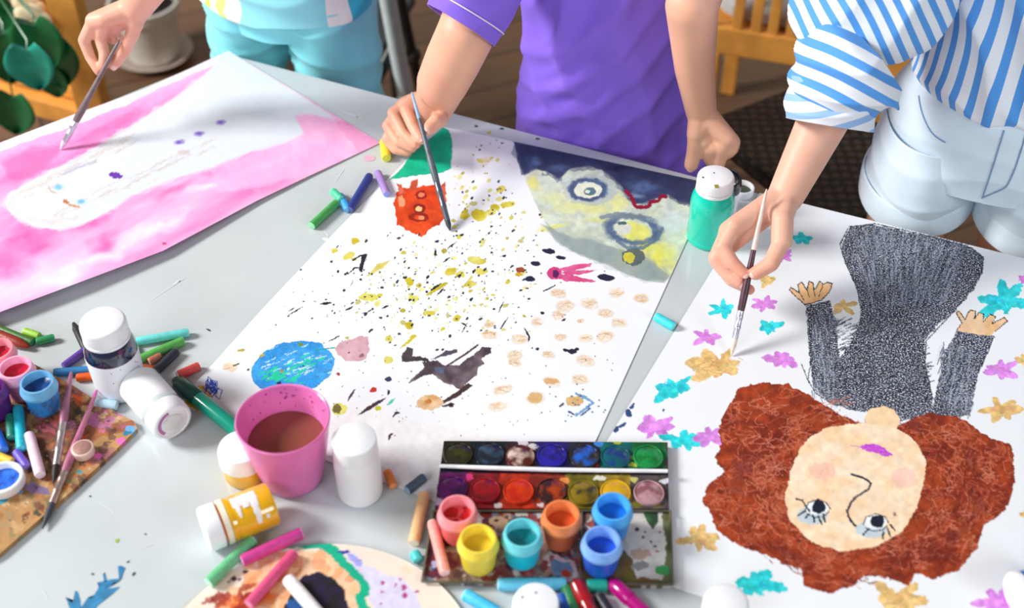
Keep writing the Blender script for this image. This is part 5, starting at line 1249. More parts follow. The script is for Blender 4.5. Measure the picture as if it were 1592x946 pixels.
def legs(c, ex, fw, hip, hw, thigh, floor_gap=.0, foot=True):
    out = []
    for s in (-1, 1):
        h = c + ex * hw * s; h = Vector((h.x, h.y, hip)); k = Vector((h.x, h.y, hip * .53)) + fw * .012; a = Vector((h.x, h.y, .075)) - fw * .01
        out += [(h, thigh, h.lerp(k, .5), thigh * .86), (h.lerp(k, .5), thigh * .86, k, thigh * .66), (k, thigh * .66, k.lerp(a, .35), thigh * .66), (k.lerp(a, .35), thigh * .66, a, thigh * .42)]
        t = Vector((a.x, a.y, .026)) + fw * .13
        out += [(a, thigh * .42, Vector((a.x, a.y, .036)) - fw * .02, .033), (Vector((a.x, a.y, .036)) - fw * .02, .033, t, .024)]
    return out
def head_bones(c, top_neck, hc):
    return [(top_neck - Vector((0, 0, .06)), .042, top_neck, .036), (top_neck, .036, hc - Vector((0, 0, .05)), .040)]
def hair(root, hc, fw, col, length=.0):
    mb = MB(); mb.ball(hc - fw * .012 + Vector((0, 0, .018)), .078, .092, .094, n=32)
    if length:
        mb.ball(hc - fw * .045 - Vector((0, 0, length * .5)), .07, .045, .06 + length * .6, n=28)
    return mb.build('hair', mat('hair', col, rough=.5, var=.3, scale=140, bump=.6, bscale=260), root)
def face_bits(root, hc, fw, ex):
    mb = MB()
    for s in (-1, 1):
        mb.ball(hc + fw * .0765 + ex * .029 * s + Vector((0, 0, -.004)), .0085, n=12)
    mb.build('eyes', mat('dark_eye', (60, 44, 36), rough=.1), root)
    mb = MB(); mb.ball(hc + fw * .0775 - Vector((0, 0, .052)), .015, .006, .005, Matrix((ex, fw, Vector((0, 0, 1)))).transposed(), n=12); mb.build('lips', mat('lips', (200, 110, 104), rough=.4), root)
def head_balls(hc, fw, ex):
    M3 = Matrix((ex, fw, Vector((0, 0, 1)))).transposed()
    b = [(hc, .070, .085, .088, M3), (hc + fw * .012 - Vector((0, 0, .045)), .055, .066, .06, M3), (hc + fw * .088 - Vector((0, 0, .024)), .010, .012, .018, M3)]
    for s in (-1, 1): b.append((hc + ex * .070 * s - Vector((0, 0, .012)), .010, .018, .026, M3))
    return b
UZ = Vector((0, 0, 1))

# ---------------------------------------------- child in the purple shirt
ex = Vector((.955, -.297, 0)).normalized(); fw = Vector((-.297, -.955, 0)).normalized()     # fw: the way the child faces
pc_ = P(915, 222) + OUT * .098; pc_ = Vector((pc_.x, pc_.y, 0))
purple = empty('person', pc_, 'person in a purple short sleeved shirt leaning over the splattered sheet with a grey brush', 'person')
Zf = lambda p: ZZ(580, 100, 5.911, [p])[0]
def hp(z, h): x, y = Zf(z); return P(x, y, h)
wr = P(674, 172, .052); el = P(724, 52, .188); shR = pc_ + ex * -.118; shR = Vector((shR.x, shR.y, TZ + .350)) + fw * .01
imcp, mmcp, rmcp, pmcp = hp((400, 330), .066), hp((300, 372), .058), hp((230, 450), .043), hp((200, 560), .030)
idx = [imcp, hp((300, 415), .064), hp((372, 580), .054), hp((440, 692), .048)]
mid = [mmcp, hp((185, 450), .050), hp((285, 640), .040), hp((390, 735), .035)]
rng = [rmcp, hp((135, 565), .034), hp((235, 715), .025), hp((360, 768), .022)]
pky = [pmcp, hp((125, 690), .018), hp((205, 790), .0105), hp((320, 812), .0095)]
thm = [hp((612, 465), .062), hp((622, 508), .068), hp((572, 530), .073), hp((508, 592), .070)]
b = palm(wr, .023, [imcp, mmcp, rmcp, pmcp], thm[0], r=.0112)
b += digits(idx, .0090, .0068) + digits(mid, .0088, .0066) + digits(rng, .0082, .0062) + digits(pky, .0074, .0056) + digits(thm, .0108, .0086)
b += [(wr, .0235, P(688, 128, .105), .0325), (P(688, 128, .105), .0325, P(705, 92, .148), .0345), (P(705, 92, .148), .0345, el, .035), (el, .035, shR, .034)]
# resting left arm, fingers on the table edge
shL = pc_ + ex * .128; shL = Vector((shL.x, shL.y, TZ + .350))
wl = P(1090, 172, .082); ell = P(1076, 8, .245)
Zg = lambda p, h: P(*ZZ(1020, 140, 5.256, [p])[0], h)
ml = [Zg((585, 400), .058), Zg((612, 430), .050), Zg((600, 470), .043), Zg((580, 490), .036)]
b += palm(wl, .0195, ml, Zg((330, 360), .058), r=.0118)
il = [ml[0], Zg((540, 470), .046), Zg((520, 560), .024), Zg((510, 612), .0125)]
mll = [ml[1], Zg((470, 470), .044), Zg((440, 520), .030), Zg((450, 590), .0125)]
rl = [ml[2], Zg((430, 480), .040), Zg((420, 540), .024), Zg((440, 580), .0125)]
tl = [Zg((330, 360), .058), Zg((325, 430), .046), Zg((310, 520), .028), Zg((288, 610), .0115)]
b += [(Zg((400, 415), .050), .0105, Zg((455, 465), .040), .0105)]
b += digits(il, .0105, .0082) + digits(mll, .0095, .0074) + digits(rl, .009, .007) + digits(tl, .0118, .0092)
b += [(wl, .0195, P(1080, 105, .150), .0245), (P(1080, 105, .150), .0245, ell, .031), (ell, .031, shL, .034)]
hcen = pc_ + fw * .03; hcen = Vector((hcen.x, hcen.y, TZ + .52))
nk = Vector((pc_.x, pc_.y, TZ + .40)) + fw * .01
b += head_bones(pc_, nk, hcen) + [(shR, .034, nk - UZ * .05, .044), (shL, .034, nk - UZ * .05, .044)]
for z0, z1, r0, r1 in [(.58, .72, .085, .078), (.72, .86, .078, .08), (.86, .97, .08, .066)]:
    for s in (-.035, .035):
        a_, d_ = pc_ + ex * s, pc_ + ex * s; b.append((Vector((a_.x, a_.y, z0)), r0 * .82, Vector((d_.x, d_.y, z1)), r1 * .82))
b += legs(pc_, ex, fw, .58, .058, .056)
pt_ = [(toward_cam(p, .004), .013, RED, .35) for p in (idx[1], mid[1], rng[1], pky[1], idx[3], mid[3], rng[3], pky[3], thm[3])]
pt_ += [(hp((60, 60), .05), .05, FLUSH, .2), (P(700, 110, .13), .05, FLUSH, .35)]
for z, h in [((232, 612), .050), ((288, 664), .046), ((385, 740), .042), ((402, 700), .050), ((247, 742), .032), ((330, 690), .045), ((455, 705), .053), ((440, 715), .052)]: pt_.append((toward_cam(hp(z, h), .004), .0042, (96, 84, 104), 1.0))
body(purple, b, head_balls(hcen, fw, ex), pt_)
cam_dir = (Vector((0, 0, TZ + CAM_H)) - thm[3]).normalized()
nails(purple, [(thm[3], thm[2], cam_dir + Vector((.30, 0, .15)), .0084), (idx[3], idx[2], cam_dir + Vector((.3, 0, 0)), .0066), (tl[3], tl[2], cam_dir, .0088)])
hair(purple, hcen, fw, (92, 62, 44)); face_bits(purple, hcen, fw, ex)
M_purple = cloth_mat('purple_cotton', (136, 102, 226), sheen=.1)
def dpur(u, v, p):
    l = p - pc_; lx = l.dot(ex); front = max(0, l.dot(fw)) / .09
    a = fold(p, .0052, 70, 2.35, .4, .9) * front * (.35 + .65 * max(0, min(1, (.92 - p.z) / .2)))
    a += fold(p, .0022, 120, 2.6, 1.1, 1.4) * front * max(0, 1 - abs(lx + .05) / .13)
    a += fold(p, .0056, 46, .25, 2.0, 1.3) * (.6 + .4 * front)
    a += .006 * noise.noise(Vector((p.x * 9, p.y * 9, p.z * 6 + 3)))
    return a
def ring(c, z, rx, ry, ox=0, oy=0): return (Vector((c.x, c.y, z)) + ex * ox + fw * oy, ex * rx, fw * ry)
loft('shirt', [ring(pc_, .555, .134, .094), ring(pc_, .60, .133, .095, -.003), ring(pc_, .68, .128, .094, -.004, .004), ring(pc_, .76, .122, .092, -.004, .006), ring(pc_, .84, .122, .090, -.004, .008), ring(pc_, .92, .126, .086, -.002, .008), ring(pc_, .985, .140, .084), ring(pc_, 1.03, .115, .074), ring(pc_, 1.062, .058, .056)], M_purple, purple, nv=150, nu=170, disp=dpur, power=2.25)
def sleeve_rings(pts, radii, up=None):
    out = []; pts = [Vector(p) for p in pts]
    a = None
    for i, p in enumerate(pts):
        d = (pts[min(i + 1, len(pts) - 1)] - pts[max(0, i - 1)]).normalized()
        if a is None: a = (Vector(up or (0, 0, 1)) - d * Vector(up or (0, 0, 1)).dot(d)).normalized()
        a = (a - d * a.dot(d)).normalized(); bb = d.cross(a)
        r = radii[i]; rx, ry = (r if isinstance(r, tuple) else (r, r))
        out.append((p, a * rx, bb * ry))
    return out
def dslv(u, v, p): return fold(p, .0028, 110, 2.0, .3, 1.5) * (1 - v * .5) + .004 * noise.noise(p * 16)
h1 = P(716, 40, .200); s0 = shR + ex * .055 + UZ * .012
srp = [s0, s0.lerp(h1, .3) + UZ * .012, s0.lerp(h1, .62) + UZ * .012, s0.lerp(h1, .9) + UZ * .002, h1]
sr = loft('sleeve', sleeve_rings(srp, [.058, .054, .050, .0475, .0465]), M_purple, purple, nv=60, nu=90, disp=dslv, thick=.002)
mbp = MB(); cpt = srp[-1].lerp(srp[-2], .92)
rg = sleeve_rings(srp, [.058, .054, .050, .0475, .0465])
pc2 = [cat_rom([Vector(r[0]) for r in rg], .80) + cat_rom([Vector(r[1]) for r in rg], .80) * 1.035 * math.cos(t) + cat_rom([Vector(r[2]) for r in rg], .80) * 1.035 * math.sin(t) for t in [2 * math.pi * k / 48 for k in range(49)]]
mbp.tube(pc2, [.0009] * len(pc2), n=6, cap=False); mbp.build('piping', mat('white_piping', (236, 228, 246), rough=.7), sr)
e1 = shL.lerp(ell, .66)
loft('sleeve', sleeve_rings([shL - ex * .055 + UZ * .012, shL.lerp(ell, .2) + UZ * .01, shL.lerp(ell, .45), e1], [.058, .052, .048, .046]), M_purple, purple, nv=40, nu=80, disp=dslv, thick=.002)
M_jean = cloth_mat('blue_denim', (70, 96, 150))
def dtr(u, v, p): return fold(p, .003, 70, 1.3, 0, 1.5)
def trousers(root, c, m, waist, crotch, hem, hw, rx, ry, legr, name='trousers', disp=dtr, wr=.11, wy=.088):
    r_ = lambda z, a, b, o=0: (Vector((c.x, c.y, z)) + ex * o, ex * a, fw * b)
    top = loft(name, [r_(waist, wr, wy), r_(waist - (waist - crotch) * .4, rx * .97, ry), r_(crotch + .03, rx, ry), r_(crotch - .004, rx * .96, ry * .92)], m, root, nv=50, nu=110, disp=disp, power=2.3, cap=True)
    for s in (-1, 1):
        loft('trouser_leg' if name == 'trousers' else 'shorts_leg', [r_(crotch + .05, hw * .98, ry * .96, hw * s), r_(crotch, legr * .99, ry * .985, hw * s), r_(crotch - (crotch - hem) * min(.5, .05 / (crotch - hem)), legr, max(legr, ry * .93), hw * 1.02 * s), r_(hem, legr, max(legr, ry * (.86 if crotch - hem < .2 else .7)), hw * 1.04 * s)], m, top, nv=50, nu=80, disp=disp, thick=.002)
    return top
trousers(purple, pc_, M_jean, .62, .50, .09, .060, .118, .090, .058)

# ---------------------------------------------- girl in the striped blouse
ex = Vector((.94, -.34, 0)).normalized(); fw = Vector((-.34, -.94, 0)).normalized()
gc_ = Vector((.594, 1.292, 0))
girl = empty('person', gc_, 'person in a blue and white striped blouse and pale denim shorts, painting gold flowers', 'person')
Zh = lambda p, h: P(*ZZ(1090, 270, 4.505, [p])[0], h)
wr = P(1222, 304, .114); el = Vector((.385, 1.235, TZ + .232)); shR = Vector((gc_.x, gc_.y, TZ + .475)) - ex * .135
imcp, mmcp, rmcp, pmcp = Zh((235, 365), .104), Zh((190, 400), .094), Zh((180, 450), .082), Zh((200, 500), .072)
idx = [imcp, Zh((150, 515), .088), Zh((225, 628), .078), Zh((300, 700), .071)]
mid = [mmcp, Zh((100, 592), .074), Zh((185, 705), .061), Zh((275, 770), .056)]
rng = [rmcp, Zh((110, 620), .066), Zh((210, 750), .052), Zh((340, 815), .046)]
pky = [pmcp, Zh((150, 640), .058), Zh((215, 730), .046), Zh((290, 770), .040)]
thm = [Zh((570, 330), .110), Zh((565, 475), .096), Zh((490, 632), .083), Zh((385, 698), .073)]
b = palm(wr, .0205, [imcp, mmcp, rmcp, pmcp], thm[0], r=.0108)
b += digits(idx, .0094, .0064) + digits(mid, .0090, .0064) + digits(rng, .0084, .0060) + digits(pky, .0076, .0056) + digits(thm, .0112, .0080)
b += [(thm[0], .0125, thm[1], .0118)]
b += [(wr, .0205, wr.lerp(el, .4), .0265), (wr.lerp(el, .4), .0265, wr.lerp(el, .75), .032), (wr.lerp(el, .75), .032, el, .034), (el, .034, shR, .034)]
shL = Vector((gc_.x, gc_.y, TZ + .475)) + ex * .135; elL = shL + Vector((.06, .02, -.22)); wL = elL + Vector((-.02, -.05, -.19))
b += [(shL, .034, elL, .033), (elL, .033, wL, .0205), (wL, .02, wL + Vector((-.005, -.015, -.07)), .02)]
for k in range(4): b += digits([wL + Vector((-.02 + .013 * k, -.015, -.075)), wL + Vector((-.022 + .014 * k, -.028, -.11)), wL + Vector((-.02 + .013 * k, -.024, -.142))], .0085, .0065)
b += digits([wL + Vector((-.02, -.02, -.03)), wL + Vector((-.038, -.035, -.06)), wL + Vector((-.036, -.045, -.09))], .011, .008)
hcen = Vector((gc_.x, gc_.y, TZ + .66)) + fw * .03; nk = Vector((gc_.x, gc_.y, TZ + .53)) + fw * .01
b += head_bones(gc_, nk, hcen) + [(shR, .034, nk - UZ * .06, .044), (shL, .034, nk - UZ * .06, .044)]
for z0, z1, r0, r1 in [(.755, .82, .085, .072), (.82, .96, .072, .08), (.96, 1.09, .08, .068)]:
    for s in (-.035, .035):
        a_ = gc_ + ex * s; b.append((Vector((a_.x, a_.y, z0)), r0 * .80, Vector((a_.x, a_.y, z1)), r1 * .80))
b += legs(gc_, ex, fw, .66, .072, .058)
pt_ = [(toward_cam(p, .004), .015, RED, .5) for p in (idx[2], idx[3], mid[3], rng[3], thm[3])] + [(toward_cam(p, .004), .016, FLUSH, .5) for p in (idx[1], mid[1], imcp, mmcp, thm[2])]
body(girl, b, head_balls(hcen, fw, ex), pt_, base=(236, 182, 158))
cd = (Vector((0, 0, TZ + CAM_H)) - thm[3]).normalized()
nails(girl, [(thm[3], thm[2], cd + Vector((.1, 0, .5)), .0078), (idx[3], idx[2], cd + Vector((-.3, 0, .3)), .0066), (mid[3], mid[2], cd + Vector((-.5, 0, 0)), .0066)])
hair(girl, hcen, fw, (120, 80, 50), .22); face_bits(girl, hcen, fw, ex)
M_sA = stripe_mat('striped_cotton_vertical', (84, 158, 236), (240, 245, 252), .0208, .44, 0)
M_sB = stripe_mat('striped_cotton_sleeve', (84, 158, 236), (240, 245, 252), .0152, .46, 1)
M_sC = stripe_mat('striped_cotton_fold', (84, 158, 236), (240, 245, 252), .0190, .46, 1)
def dgir(u, v, p):
    l = p - gc_; fr = max(0, l.dot(fw)) / .09; hem = max(0, 1 - abs(p.z - TZ - .165) / .05)
    return fold(p, .006, 48, .25, .2, 1.2) * (.4 + .6 * fr) + fold(p, .004, 75, .9, 1, 1.5) * hem + .005 * noise.noise(p * 11)
loft('blouse', [ring(gc_, TZ + .150, .106, .094), ring(gc_, TZ + .160, .116, .106), ring(gc_, TZ + .185, .120, .112), ring(gc_, TZ + .235, .118, .108), ring(gc_, TZ + .30, .120, .102), ring(gc_, TZ + .38, .132, .096), ring(gc_, TZ + .45, .142, .086), ring(gc_, TZ + .51, .118, .074), ring(gc_, TZ + .545, .058, .054)], M_sA, girl, nv=140, nu=170, disp=dgir, power=2.2)
gp = [shR + ex * .05 + UZ * .01, Q(1432, -170, 1.30), Q(1388, -70, 1.26), Q(1354, -5, 1.235), Q(1332, 52, 1.215), Q(1330, 90, 1.205)]
def dgs(u, v, p):
    return fold(p, .0045, 60, 2.4, .2, 1.5) * (.3 + .7 * math.sin(math.pi * min(1, v))) + .007 * noise.noise(p * 13)
gr = sleeve_rings(gp, [.066, .074, .080, (.082, .082), (.074, .073), .052])
SD_ = ray(1350, 75).normalized(); SX = (Vector((1, 0, 0)) - SD_ * SD_.x).normalized(); SY = (UP - SD_ * SD_.dot(UP)).normalized()
def grain_a(p): l = p - P(1330, 60, .29); a_, b_ = l.dot(SX), l.dot(SY); return 10 + (2 * a_ + 1.1 * b_) / 2.28 - .3 * (a_ - .02) * b_ + .0018 * noise.noise(p * 18)
def grain_b(p): l = p - P(1330, 60, .29); a_, b_ = l.dot(SX), l.dot(SY); return 10 + (1.1 * a_ + 2 * b_) / 2.28 + .9 * a_ * a_ + .0025 * noise.noise(p * 18)
def grain_c(p): l = p - P(1330, 60, .29); a_, b_ = l.dot(SX), l.dot(SY); return 10 + (.30 * a_ - b_) / 1.04 + 3 * a_ * a_ + .002 * noise.noise(p * 18)
slv = loft('sleeve', gr, M_sB, girl, nv=110, nu=130, disp=dgs, thick=.0015, uvf=grain_a)
gp2 = [P(1352, 84, .264), P(1336, 97, .256), P(1318, 112, .245), P(1302, 142, .224), P(1290, 172, .204)]
loft('sleeve_fold', sleeve_rings(gp2, [(.046, .052), (.062, .070), (.062, .065), (.053, .054), .045]), M_sC, slv, nv=70, nu=120, disp=lambda u, v, p: fold(p, .004, 80, 1.9, .8, 1.5) + .006 * noise.noise(p * 15), thick=.0015, uvf=grain_b)
cp = [P(1299, 130, .228), P(1293, 160, .211), P(1286, 194, .191)]
M_cuff = stripe_mat('striped_cotton_cuff', (150, 190, 238), (240, 243, 250), .0185, .40, 1)
def dcf(u, v, p): return fold(p, .0025, 90, 2.0, 1, 1.2) + .003 * noise.noise(p * 24)
loft('rolled_cuff', sleeve_rings(cp, [.051, .050, .0475]), M_cuff, slv, nv=40, nu=100, disp=dcf, thick=.004, uvf=grain_c)
elb = elL.lerp(shL, .1)
loft('sleeve', sleeve_rings([shL - ex * .06 + UZ * .01, shL.lerp(elL, .35), shL.lerp(elL, .75), elL + Vector((0, -.01, -.04))], [.068, .070, .062, .05]), M_sB, girl, nv=70, nu=90, disp=dgs, thick=.0015)
M_sh = cloth_mat('pale_denim', (220, 236, 248), weave=700, sheen=.05, var=.04)
def dsh(u, v, p): return fold(p, .0012, 85, 1.25, .5, 1.6) + .003 * noise.noise(p * 18)
shorts = trousers(girl, gc_, M_sh, TZ + .172, TZ + .045, TZ - .030, .0695, .134, .104, .0700, name='shorts', disp=dsh, wr=.106, wy=.092)
for s in (-1, 1):
    c_ = gc_ + ex * .0695 * 1.04 * s
    loft('rolled_hem', [(Vector((c_.x, c_.y, z)), ex * r_, fw * (r_ + .0215)) for z, r_ in ((TZ + .004, .0705), (TZ + .001, .0735), (TZ - .028, .0735), (TZ - .033, .0710), (TZ - .032, .066))], M_sh, shorts, nv=24, nu=90, disp=lambda u, v, p: .0015 * noise.noise(p * 20), thick=.001)
def cloth_tree(obs):
    vs, ps = [], []
    for o_ in obs:
        k = len(vs); off = parent_origin(o_); vs += [v.co + off for v in o_.data.vertices]; ps += [[i + k for i in p_.vertices] for p_ in o_.data.polygons]
    return BVHTree.FromPolygons(vs, ps)
tree = cloth_tree([shorts] + [c_ for c_ in shorts.children])
def front_pt(x0, z):
    o_ = gc_ + ex * x0 + fw * .3; o_ = Vector((o_.x, o_.y, TZ + z)); h_ = tree.ray_cast(o_, -fw)
    return (h_[0] + fw * .0008) if h_[0] else o_ - fw * .2
def dense(q):
    return [cat_rom([Vector((x, z, 0)) for x, z in q], k / 24) for k in range(25)]
for nm, q in (('fly_seam', [(.024, .150), (.024, .110), (.021, .080), (.009, .062), (.001, .052)]), ('centre_seam', [(.000, .150), (.000, .10), (.000, .05)]), ('pocket_seam', [(-.100, .150), (-.090, .135), (-.075, .122), (-.058, .118)])):
    sm = MB(); sm.tube([front_pt(p.x, p.y) for p in dense(q)], [.0009] * 25, n=6); sm.build(nm, mat('denim_seam', (130, 162, 198), rough=.8), shorts)

# ---------------------------------------------- child in turquoise
ex = Vector((.955, -.297, 0)).normalized(); fw = Vector((-.297, -.955, 0)).normalized()
lc_ = Vector((-.322, 1.668, 0))
lkid = empty('person', lc_, 'person in turquoise shorts and a striped top, painting the pink sheet at the far left', 'person')
Zk = lambda p, h: P(*ZZ(110, 0, 6.308, [p])[0], h)
wr = Zk((640, 70), .168); shR = Vector((lc_.x, lc_.y, TZ + .36)) - ex * .125; el = P(262, -75, .262)
imcp, mmcp, rmcp, pmcp = Zk((330, 190), .158), Zk((225, 205), .152), Zk((300, 260), .138), Zk((360, 300), .128)
idx = [imcp, Zk((285, 370), .128), Zk((330, 520), .112), Zk((318, 650), .098)]
mid = [mmcp, Zk((130, 395), .124), Zk((190, 560), .104), Zk((272, 700), .090)]
rng = [rmcp, Zk((350, 330), .122), Zk((420, 390), .118), Zk((425, 380), .110)]
pky = [pmcp, Zk((440, 340), .118), Zk((480, 370), .112), Zk((450, 400), .106)]
thm = [Zk((630, 230), .150), Zk((600, 350), .134), Zk((530, 490), .112), Zk((432, 630), .096)]
b = palm(wr, .0200, [imcp, mmcp, rmcp, pmcp], thm[0], r=.0108)
b += digits(idx, .0088, .0062) + digits(mid, .0088, .0060) + digits(rng, .0080, .006) + digits(pky, .0074, .0056) + digits(thm, .0100, .0070)
b += [(wr, .0200, wr.lerp(el, .45), .0255), (wr.lerp(el, .45), .0255, el, .031), (el, .031, shR, .033)]
shL = Vector((lc_.x, lc_.y, TZ + .36)) + ex * .125; elL = shL + Vector((.06, .07, -.16)); wL = elL + Vector((-.10, -.13, .03)); hd = Vector((-.7, -.25, .35)).normalized()
b += [(shL, .033, elL, .031), (elL, .031, wL, .02), (wL, .02, wL + hd * .06, .02)]
for k in range(4): b += digits([wL + hd * .07 + UZ * (.018 - .012 * k), wL + hd * .105 + UZ * (.019 - .013 * k), wL + hd * .13 + UZ * (.018 - .013 * k) + Vector((.01, .01, 0))], .0085, .0065)
hcen = Vector((lc_.x, lc_.y, TZ + .53)) + fw * .03; nk = Vector((lc_.x, lc_.y, TZ + .41)) + fw * .01
b += head_bones(lc_, nk, hcen) + [(shR, .034, nk - UZ * .06, .044), (shL, .034, nk - UZ * .06, .044)]
for z0, z1 in [(.75, .78), (.78, .86), (.86, .97)]:
    for s in (-.035, .035):
        a_ = lc_ + ex * s; b.append((Vector((a_.x, a_.y, z0)), .064, Vector((a_.x, a_.y, z1)), .062))
b += legs(lc_, ex, fw, .58, .056, .055)
pt_ = [(toward_cam(p, .004), .014, RED, .5) for p in (idx[3], mid[3], thm[3], thm[2])] + [(Zk((450, 250), .150), .03, RED, .3)]
body(lkid, b, head_balls(hcen, fw, ex), pt_, base=(234, 178, 154), voxel=.0022)
nails(lkid, [(thm[3], thm[2], (Vector((0, 0, TZ + CAM_H)) - thm[3]).normalized() + Vector((.2, 0, 0)), .0076)])
hair(lkid, hcen, fw, (150, 108, 66), .2); face_bits(lkid, hcen, fw, ex)
M_tq = cloth_mat('turquoise_cotton', (140, 232, 244), weave=500)
def dtq(u, v, p): return fold(p, .004, 60, 1.2, .5, 1.8) + .006 * noise.noise(p * 10)
trousers(lkid, lc_, M_tq, TZ + .15, TZ + .028, TZ - .20, .0635, .122, .094, .0615, name='shorts', disp=dtq, wr=.112, wy=.09)
M_lt = stripe_mat('striped_jersey', (60, 196, 222), (246, 248, 244), .36, .13, 0, more=((.22, (150, 232, 244)), (.50, (240, 246, 240)), (.56, (226, 236, 130)), (.60, (246, 248, 240)), (.66, (200, 224, 90)), (.70, (246, 250, 248)), (.76, (150, 228, 242)), (.86, (230, 244, 248))))
loft('top', [ring(lc_, TZ + .062, .128, .110), ring(lc_, TZ + .09, .125, .106), ring(lc_, TZ + .16, .120, .098), ring(lc_, TZ + .26, .122, .086), ring(lc_, TZ + .34, .136, .084), ring(lc_, TZ + .395, .112, .072), ring(lc_, TZ + .425, .056, .054)], M_lt, lkid, nv=80, nu=120, disp=dtq, power=2.2)
for s_, sh_, el_ in ((-1, shR, el), (1, shL, elL)):
    loft('sleeve', sleeve_rings([sh_ - ex * .055 * s_ + UZ * .010, sh_.lerp(el_, .3), sh_.lerp(el_, .62)], [.056, .05, .046]), M_lt, lkid, nv=30, nu=60, disp=dslv, thick=.002)
# ------------------------------------------------------------------ behind the children
mb = MB(); mb.box((0, 5.6, 1.3), Vector((4.5, 0, 0)), Vector((0, .05, 0)), Vector((0, 0, 1.3)))
tag(mb.build('wall_back', mat('pale_plaster', (226, 222, 214), rough=.9, var=.03, scale=4), smooth=False), 'pale plaster wall behind', None, kind='structure')
M_pine = mat('honey_pine', (228, 158, 72), rough=.45, var=.18, scale=22)
M_blk = mat('black_metal', (24, 26, 28), rough=.4)
def beam(mb, a, b, wa, wb, ang=0.0, mi=0):
    """bar with a rectangular section from a to b"""
    a, b = Vector(a), Vector(b); d = (b - a).normalized()
    s = Vector((math.cos(ang), math.sin(ang), 0)); s = (s - d * s.dot(d)).normalized(); t = d.cross(s)
    mb.box((a + b) / 2, s * wa / 2, t * wb / 2, (b - a) / 2, mi)
# pine plant stand on the left
pb = Q(142, 150, 1.98)
base = Vector((pb.x, pb.y, 0))
stand = empty('plant_stand', base, 'honey coloured wooden plant stand at the far left', 'stand')
sd = Vector((-.92, .38, 0)).normalized(); sf = Vector((-.42, .90, 0)).normalized(); ang = math.atan2(-.30, .95)
for o_ in (Vector(), sd * .46):
    for p_ in (Vector(), sf * .26):
        m2 = MB(); beam(m2, base + o_ + p_, base + o_ + p_ + UZ * 1.25, .052, .042, ang + .25); m2.build('post', M_pine, stand, smooth=False, bevel=.003)
for z in (.30, .80):
    m2 = MB(); m2.box(base + sd * .23 + sf * .13 + UZ * z, sd * .23, sf * .12, UZ * .012); m2.build('shelf', M_pine, stand, smooth=False, bevel=.002)
m2 = MB(); beam(m2, base + UZ * .262, base + sd * .46 + UZ * .262, .03, .04, ang); m2.build('rail', M_pine, stand, smooth=False, bevel=.002)
# trailing plant in a white pot on its shelf
pp = base + sd * .225 + sf * .12 + UZ * .3125
plant = empty('potted_plant', pp, 'leafy plant with heart shaped leaves and cream blossoms in a white pot', 'plant')
rev('pot', [(.001, 0), (.055, 0), (.06, .004), (.078, .12), (.082, .122), (.082, .135), (.074, .135), (.070, .11), (.001, .108)], pp, UZ, M_wht, plant)
M_lf = [mat('dark_leaf', (18, 92, 48), rough=.35, var=.25, scale=30), mat('bluish_leaf', (30, 140, 120), rough=.35, var=.25, scale=30)]
def leaf(c, size, direction, nrm, m, parent):
    d = Vector(direction).normalized(); n_ = Vector(nrm); n_ = (n_ - d * n_.dot(d)).normalized(); s = d.cross(n_)
    vs = []; nu_, nv_ = 9, 12
    for j in range(nv_ + 1):
        v = j / nv_; w = .62 * math.sin(math.pi * min(1, v * .92 + .08)) ** .7 * (1 - v * .35)
        for i in range(nu_):
            u = i / (nu_ - 1) * 2 - 1
            back = -.18 * (1 - v) ** 3 * abs(u)
            vs.append(Vector(c) + d * size * (v + back) + s * size * w * u + n_ * size * (.16 * abs(u) ** 1.5 - .35 * v * v))
    o = new_mesh('leaf', vs, [(j * nu_ + i, j * nu_ + i + 1, (j + 1) * nu_ + i + 1, (j + 1) * nu_ + i) for j in range(nv_) for i in range(nu_ - 1)], m, parent)
    md = o.modifiers.new('t', 'SOLIDIFY'); md.thickness = .0012
    return o
crown = pp + UZ * .12
for x, y, Y, sz, dx, dz, k in [(42, 76, 1.83, .076, .02, -1, 1), (74, 62, 1.97, .092, .05, -1, 0), (4, 50, 2.02, .10, -.1, -1, 0), (52, 36, 1.96, .085, .1, -.8, 0), (22, 12, 2.08, .09, -.3, -.5, 0), (20, 150, 2.0, .08, -.2, -1, 0), (80, 112, 1.97, .05, .0, -1, 0)]:
    c_ = Q(x, y, Y - .09 if Y > 1.95 else Y - .03); leaf(c_, sz, (dx, -.25, dz), (0, -1, .35), M_lf[k], plant)
    m2 = MB(); m2.tube([crown, Vector(((crown.x + c_.x) / 2, (crown.y + c_.y) / 2, max(crown.z, c_.z) + .05)), Vector((c_.x, c_.y + .01, max(crown.z - .02, c_.z + .01))), c_], [.0022, .002, .002, .0016], n=6); m2.build('stem', M_lf[0], plant)
M_bl = mat('cream_petal', (246, 224, 186), rough=.6, var=.1)
for x, y, Y, s_ in [(46, 12, 2.05, .026), (52, 30, 2.03, .028), (38, 62, 2.02, .018), (70, 44, 2.01, .018), (92, 112, 2.0, .016), (20, 8, 2.1, .03), (44, 74, 2.02, .014)]:
    c_ = Q(x, y, Y - .07); m2 = MB()
    for k in range(5):
        t = k * 2 * math.pi / 5; m2.ball(c_ + Vector((math.cos(t), -.15, math.sin(t))) * s_ * .6, s_ * .62, s_ * .12, s_ * .62, n=10)
    m2.build('blossom', M_bl, plant)
